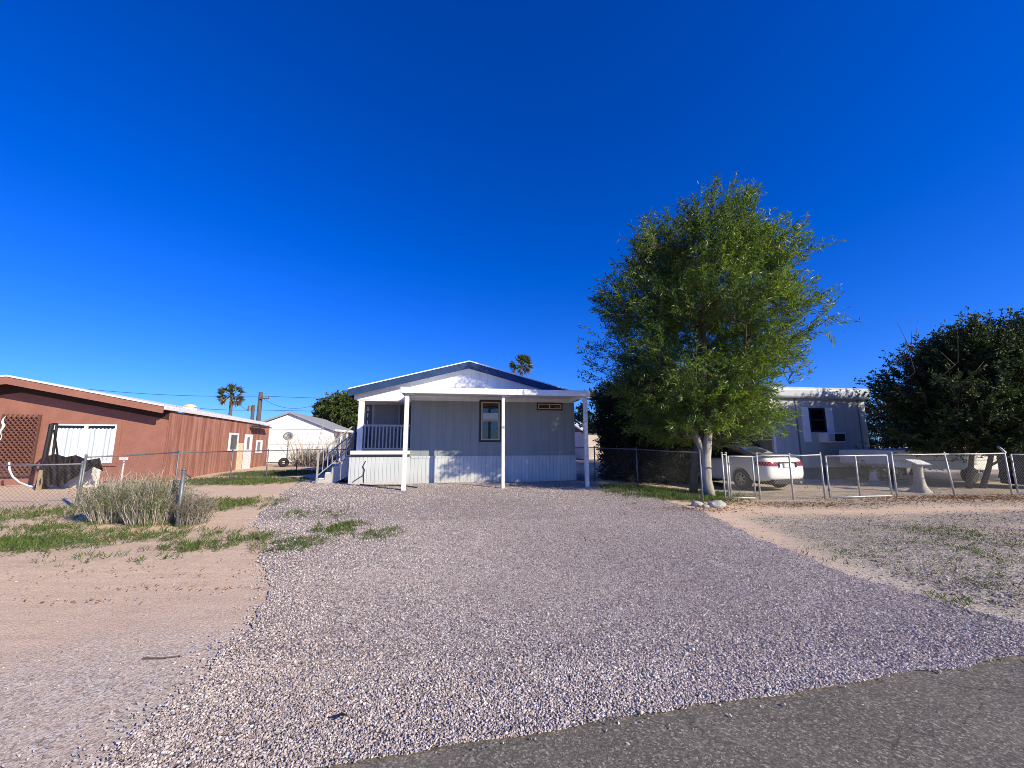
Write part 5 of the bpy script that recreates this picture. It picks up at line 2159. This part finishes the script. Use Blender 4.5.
# soft top
tops_ = [(-0.28, .66, 1.05, .60, 1.06), (0.1, .74, 1.04, .58, 1.24), (0.55, .77, 1.02, .56, 1.37), (1.0, .78, 1.0, .55, 1.40), (1.45, .78, .99, .54, 1.375), (1.9, .78, .98, .55, 1.2), (2.35, .76, .97, .60, .985)]
vs, fs = [], []
for (y, hb, zb, ht, zt) in tops_:
    ring = [(hb, zb), (hb * .97, zb + (zt - zb) * .5), (ht, zt), (ht * .55, zt + .025), (0, zt + .032), (-ht * .55, zt + .025), (-ht, zt), (-hb * .97, zb + (zt - zb) * .5), (-hb, zb)]
    vs += [(a, y, z) for a, z in ring]
for i in range(len(tops_) - 1):
    for k in range(8):
        fs.append((i * 9 + k, i * 9 + k + 1, (i + 1) * 9 + k + 1, (i + 1) * 9 + k))
mb = MB()
mb.add(vs, fs)
stp = mb.build('soft_top', M['black_fabric'], car, smooth=True)
# rear glass follows the soft-top slope
q = MB()
q.add([(-.46, -0.17, 1.145), (.46, -0.17, 1.145), (.44, 0.32, 1.345), (-.44, 0.32, 1.345), (-.46, -0.17, 1.135), (.46, -0.17, 1.135), (.44, 0.32, 1.335), (-.44, 0.32, 1.335)], [(0, 1, 2, 3), (7, 6, 5, 4), (0, 4, 5, 1), (1, 5, 6, 2), (2, 6, 7, 3), (3, 7, 4, 0)])
q.build('rear_window', M['glass_car'], car)
for s in (-1, 1):
    q = MB()
    q.add([(s * .778, 0.35, 1.06), (s * .79, 1.85, 1.02), (s * .655, 1.62, 1.30), (s * .655, 0.6, 1.34)], [(0, 1, 2, 3)])
    q.build('side_window', M['glass_dark'], car)
q = MB()
q.add([(-.66, 2.3, 1.02), (.66, 2.3, 1.02), (.54, 1.72, 1.33), (-.54, 1.72, 1.33)], [(0, 1, 2, 3)])
q.build('windscreen', M['glass_dark'], car)
from mathutils.bvhtree import BVHTree
bvh = BVHTree.FromPolygons([v.co.copy() for v in body.data.vertices], [tuple(p.vertices) for p in body.data.polygons])


def body_patch(x0, x1, zlo, zhi, s_, nx_=10, nz_=4, off=0.014):
    q = MB()
    vs_, fs_ = [], []
    for i in range(nx_ + 1):
        t_ = i / nx_
        ang = R(0) + R(62) * t_ ** 1.5
        for j in range(nz_ + 1):
            zl, zh = zlo + 0.02 * t_, zhi[0] + (zhi[1] - zhi[0]) * t_
            z_ = zl + (zh - zl) * j / nz_
            # aim at a spine inside the body
            tx, ty = s_ * (x0 + (0.55 - x0) * min(1, t_ * 1.3)), -0.45
            d_ = Vector((s_ * math.sin(ang), -math.cos(ang), 0))
            hit = bvh.ray_cast(Vector((tx, ty, z_)) + d_ * 2, -d_)
            p_ = hit[0] + hit[1] * off if hit[0] else Vector((tx, -0.95, z_))
            vs_.append(p_)
    for i in range(nx_):
        for j in range(nz_):
            a_ = i * (nz_ + 1) + j
            fs_.append((a_, a_ + nz_ + 1, a_ + nz_ + 2, a_ + 1))
    q.add(vs_, fs_)
    return q


for s in (-1, 1):
    q = body_patch(0.40, 0.85, 0.765, (0.90, 0.90), s)
    q.build('tail_light', M['red_lens'], car, smooth=True)
    q = MB()
    q.prism([(s * .80, 1.75, 1.0), (s * .98, 1.72, 1.0), (s * .98, 1.72, 1.12), (s * .80, 1.75, 1.12)], (0, 0.1, 0))
    q.build('mirror', M['car'], car)
q = MB()
q.box(-.34, .34, -1.02, -.90, .872, .895)
q.box(-.36, -.335, -1.02, -.90, .73, .895)
q.box(.335, .36, -1.02, -.90, .73, .895)
q.build('plate_recess', M['black'], car)
q = MB()
q.box(-.16, .16, -1.025, -.92, .73, .85)
q.build('licence_plate', M['white'], car)
q = MB()
q.box(-.60, .60, -1.0, -.6, .24, .37)
q.build('bumper_valance', M['black'], car)
q = MB()
q.lathe([(0.0, -0.05), (0.035, -0.05), (0.04, 0.2)], (0.45, -0.98, .27), 10, 'y')
q.build('exhaust_pipe', M['alloy'], car)
q = MB()
q.prism([(-.66, -.90, 1.065), (.66, -.90, 1.065), (.64, -.62, 1.085), (-.64, -.62, 1.085)], (0, 0, 0.035))
q.build('boot_spoiler', M['car'], car, bevel=0.01)

# ------------------------------------------------------------------ right yard: stump, trailer, bin, planter
sp = G(925, 493)
sp = onground(sp.x + 0.15, sp.y + 0.25)
stump = thing('tree_stump', 'whitewashed tree stump with flared base behind the fence', 'tree stump', sp)
mb = MB()
rings = [(0.36, -0.05), (0.24, 0.06), (0.15, 0.2), (0.115, 0.45), (0.105, 0.7), (0.11, 0.86)]
vs, fs = [], []
for r_, z in rings:
    for k in range(14):
        t_ = 2 * math.pi * k / 14
        rr = r_ * (1 + 0.28 * math.sin(3 * t_ + 1) * (1 if z < 0.3 else 0.4) + 0.14 * math.sin(5 * t_ + z * 4))
        vs.append((rr * math.cos(t_), rr * math.sin(t_), z))
for i in range(len(rings) - 1):
    for k in range(14):
        k2 = (k + 1) % 14
        fs.append((i * 14 + k, i * 14 + k2, (i + 1) * 14 + k2, (i + 1) * 14 + k))
fs.append(tuple(range(5 * 14, 6 * 14)))
mb.add(vs, fs)
mb.build('trunk', M['whitewash'], stump, smooth=True)
o = MB().box(-0.22, 0.22, -0.20, 0.20, 0, 0.035).build('board', M['white_worn'], None, bevel=0.006)
o.location = sp + Vector((0, -0.02, 0.90))
o.rotation_euler = (R(18), R(3), R(-6))
tag(o, 'square white board lying tilted on top of the whitewashed stump', 'board')

TRR = R(12)
t0 = onground(W(889, 445, 14.9).x, 14.9)
tr = thing('utility_trailer', 'long low white trailer parked behind the broad dark tree', 'trailer', t0, TRR)
TX = Vector((math.cos(TRR), math.sin(TRR), 0))
TYv = Vector((-math.sin(TRR), math.cos(TRR), 0))
tl = hu(1008, 0, (t0, TX, TYv))
mb = MB()
mb.prism([(0, 0, 0.72), (0.25, 0, 0.62), (tl * 0.5, 0, 0.5), (tl, 0, 0.45), (tl, 0, 1.32), (tl - 0.1, 0, 1.36), (0, 0, 1.24)], (0, 1.9, 0))
mb.build('body', M['trailer_white'], tr, bevel=0.03)
mb = MB()
mb.box(0.02, tl * 0.78, -0.015, -0.002, 1.02, 1.05)
mb.box(0.02, tl, -0.015, -0.002, 0.84, 0.87)
mb.build('side_rail', M['home_grey'], tr)
xa = hu(982, 0, (t0, TX, TYv))
mb = MB()
for (a, c_, e, f_) in ((xa, tl - 0.25, 1.17, 1.21), (xa, xa + 0.04, 1.02, 1.17), (tl - 0.29, tl - 0.25, 1.02, 1.17)):
    mb.box(a, c_, -0.02, -0.016, e, f_)
for k in range(6):
    mb.box(xa + 0.12 + 0.09 * k, xa + 0.17 + 0.09 * k, -0.02, -0.016, 1.03, 1.03 + 0.06 + 0.03 * (k % 2))
mb.box(tl - 0.52, tl - 0.36, -0.02, -0.016, 1.01, 1.14)
mb.build('marking', pbr('faded_marking', (0.10, 0.10, 0.11), 0.7, 0.2, 6), tr)
for x in (tl * 0.62,):
    q = MB()
    q.lathe([(0.0, -0.02), (0.18, -0.03), (0.29, -0.1), (0.32, 0.0), (0.29, 0.12), (0.0, 0.12)], (x, 0.02, 0.30), 20, 'y')
    q.build('wheel', M['tyre'], tr, smooth=True)
mb = MB()
mb.lathe([(0.0, -0.02), (0.16, 0.02), (0.2, 0.12), (0.0, 0.2)], (tl + 0.08, -0.05, 0.72), 12, 'y')
mb.build('lamp_housing', M['trailer_white'], tr, smooth=True)

nb0 = onground(W(1036, 445, 13.9).x, 13.9)
nv = thing('storage_bin', 'large dark navy bin at the right edge behind the gate', 'bin', nb0, R(10))
mb = MB()
mb.prism([(-0.85, -0.5, 0.1), (0.85, -0.5, 0.1), (0.95, -0.58, 1.15), (-0.95, -0.58, 1.15)], (0, 1.1, 0))
mb.build('body', M['navy'], nv, bevel=0.03)
mb = MB()
mb.prism([(-1.0, -0.63, 1.153), (1.0, -0.63, 1.153), (1.0, 0.56, 1.153), (-1.0, 0.56, 1.153)], (0, 0, 0.08))
mb.build('lid', M['navy'], nv, bevel=0.02)
for x in (-0.7, 0.7):
    q = MB()
    q.lathe([(0.0, -0.04), (0.1, -0.04), (0.1, 0.04), (0.0, 0.04)], (x, -0.35, 0.08), 12, 'x')
    q.build('caster', M['black'], nv)

pl = onground(W(869, 445, 15.6).x, 15.6)
pt = thing('planter', 'white tapered planter on the ground below the grey mobile home', 'planter', pl)
mb = MB()
mb.lathe([(0.0, 0.0), (0.17, 0.0), (0.08, 0.40), (0.10, 0.43), (0.06, 0.43), (0.0, 0.4)], (0, 0, 0), 16)
mb.build('pot', M['white_worn'], pt, smooth=True)
p = onground(W(877, 445, 15.9).x, 15.9)
P, D = rng.normal(0, 0.35, (180, 3)), rng.normal(0, 1, (180, 3))
P[:, 2] = 0.75 + P[:, 2] * 0.9
P = P + np.array(p)
make_tree('leafy_bush', 'leafy green bush between the planter and the gate post', 'bush', p, [([p, p + Vector((0, 0, 0.5))], [0.03, 0.02])], P, D, rng.uniform(0.1, 0.25, 180), 12, (0.08, 0.035), M['leaf_main'], M['bark_dark'], n_limb=6, n_sub=20, limb_r=0.02)

# rails of timber on the ground in the yard
for i, (pa, pb_, lb) in enumerate((((858, 486), (905, 482), 'long pale timber plank on the ground behind the driveway gate'), ((846, 480), (895, 479), 'farther timber plank on the ground below the mobile home'))):
    a, c_ = G(*pa), G(*pb_)
    q = MB()
    q.beam(Vector((0, 0, 0.06)), c_ - a + Vector((0, 0, 0.06)), 0.2, 0.1)
    o = q.build('timber_plank', M['wood'])
    o.location = a
    tag(o, lb, 'plank', 'timber planks lying in the right yard')

# pale low house far behind, seen right of the awning post
fh0 = Vector((W(584, 445, 38).x, 38, 0.2))
fh = thing('far_house', 'pale low house far off between the awning post and shade tree', 'house', fh0, R(8))
mb = MB()
mb.box(0, 9, 0, 6, 0, 2.6)
mb.build('wall', pbr('pale_pink_wall', (0.52, 0.46, 0.42), 0.8, 0.15, 2), fh)
mb = MB()
mb.prism([(-0.3, -0.4, 2.6), (9.3, -0.4, 2.6), (9.3, 3, 3.5), (-0.3, 3, 3.5)], (0, 0, 0.12))
mb.prism([(-0.3, 3.003, 3.5), (9.3, 3.003, 3.5), (9.3, 6.4, 2.6), (-0.3, 6.4, 2.6)], (0, 0, 0.12))
mb.build('roof', M['white_worn'], fh)
mb = MB()
mb.box(1.6, 2.8, -0.03, -0.002, 1.0, 2.0)
mb.build('window', M['glass_dark'], fh)

# small things lying about
q = MB()
a, c_ = G(143, 660), G(183, 657)
md = a.lerp(c_, 0.5) + Vector((0, -0.02, 0.012))
q.tube([Vector((0, 0, 0.012)), md - a, c_ - a + Vector((0, 0, 0.01))], [0.006, 0.005, 0.003], 6)
o = q.build('twig', M['bark_dark'])
o.location = a
tag(o, 'thin dark twig lying on the bare sand left of the gravel', 'twig')
q = MB()
q.add([(-0.04, 0, 0.0), (0, -0.018, 0.012), (0.045, 0.004, 0.0), (0.0, 0.02, 0.008)], [(0, 1, 2, 3)])
o = q.build('dead_leaf', M['black'])
pq = G(340, 725)
o.location = pq + Vector((0, 0, 0.045))
tag(o, 'single blackened leaf lying on the gravel near the road', 'leaf')
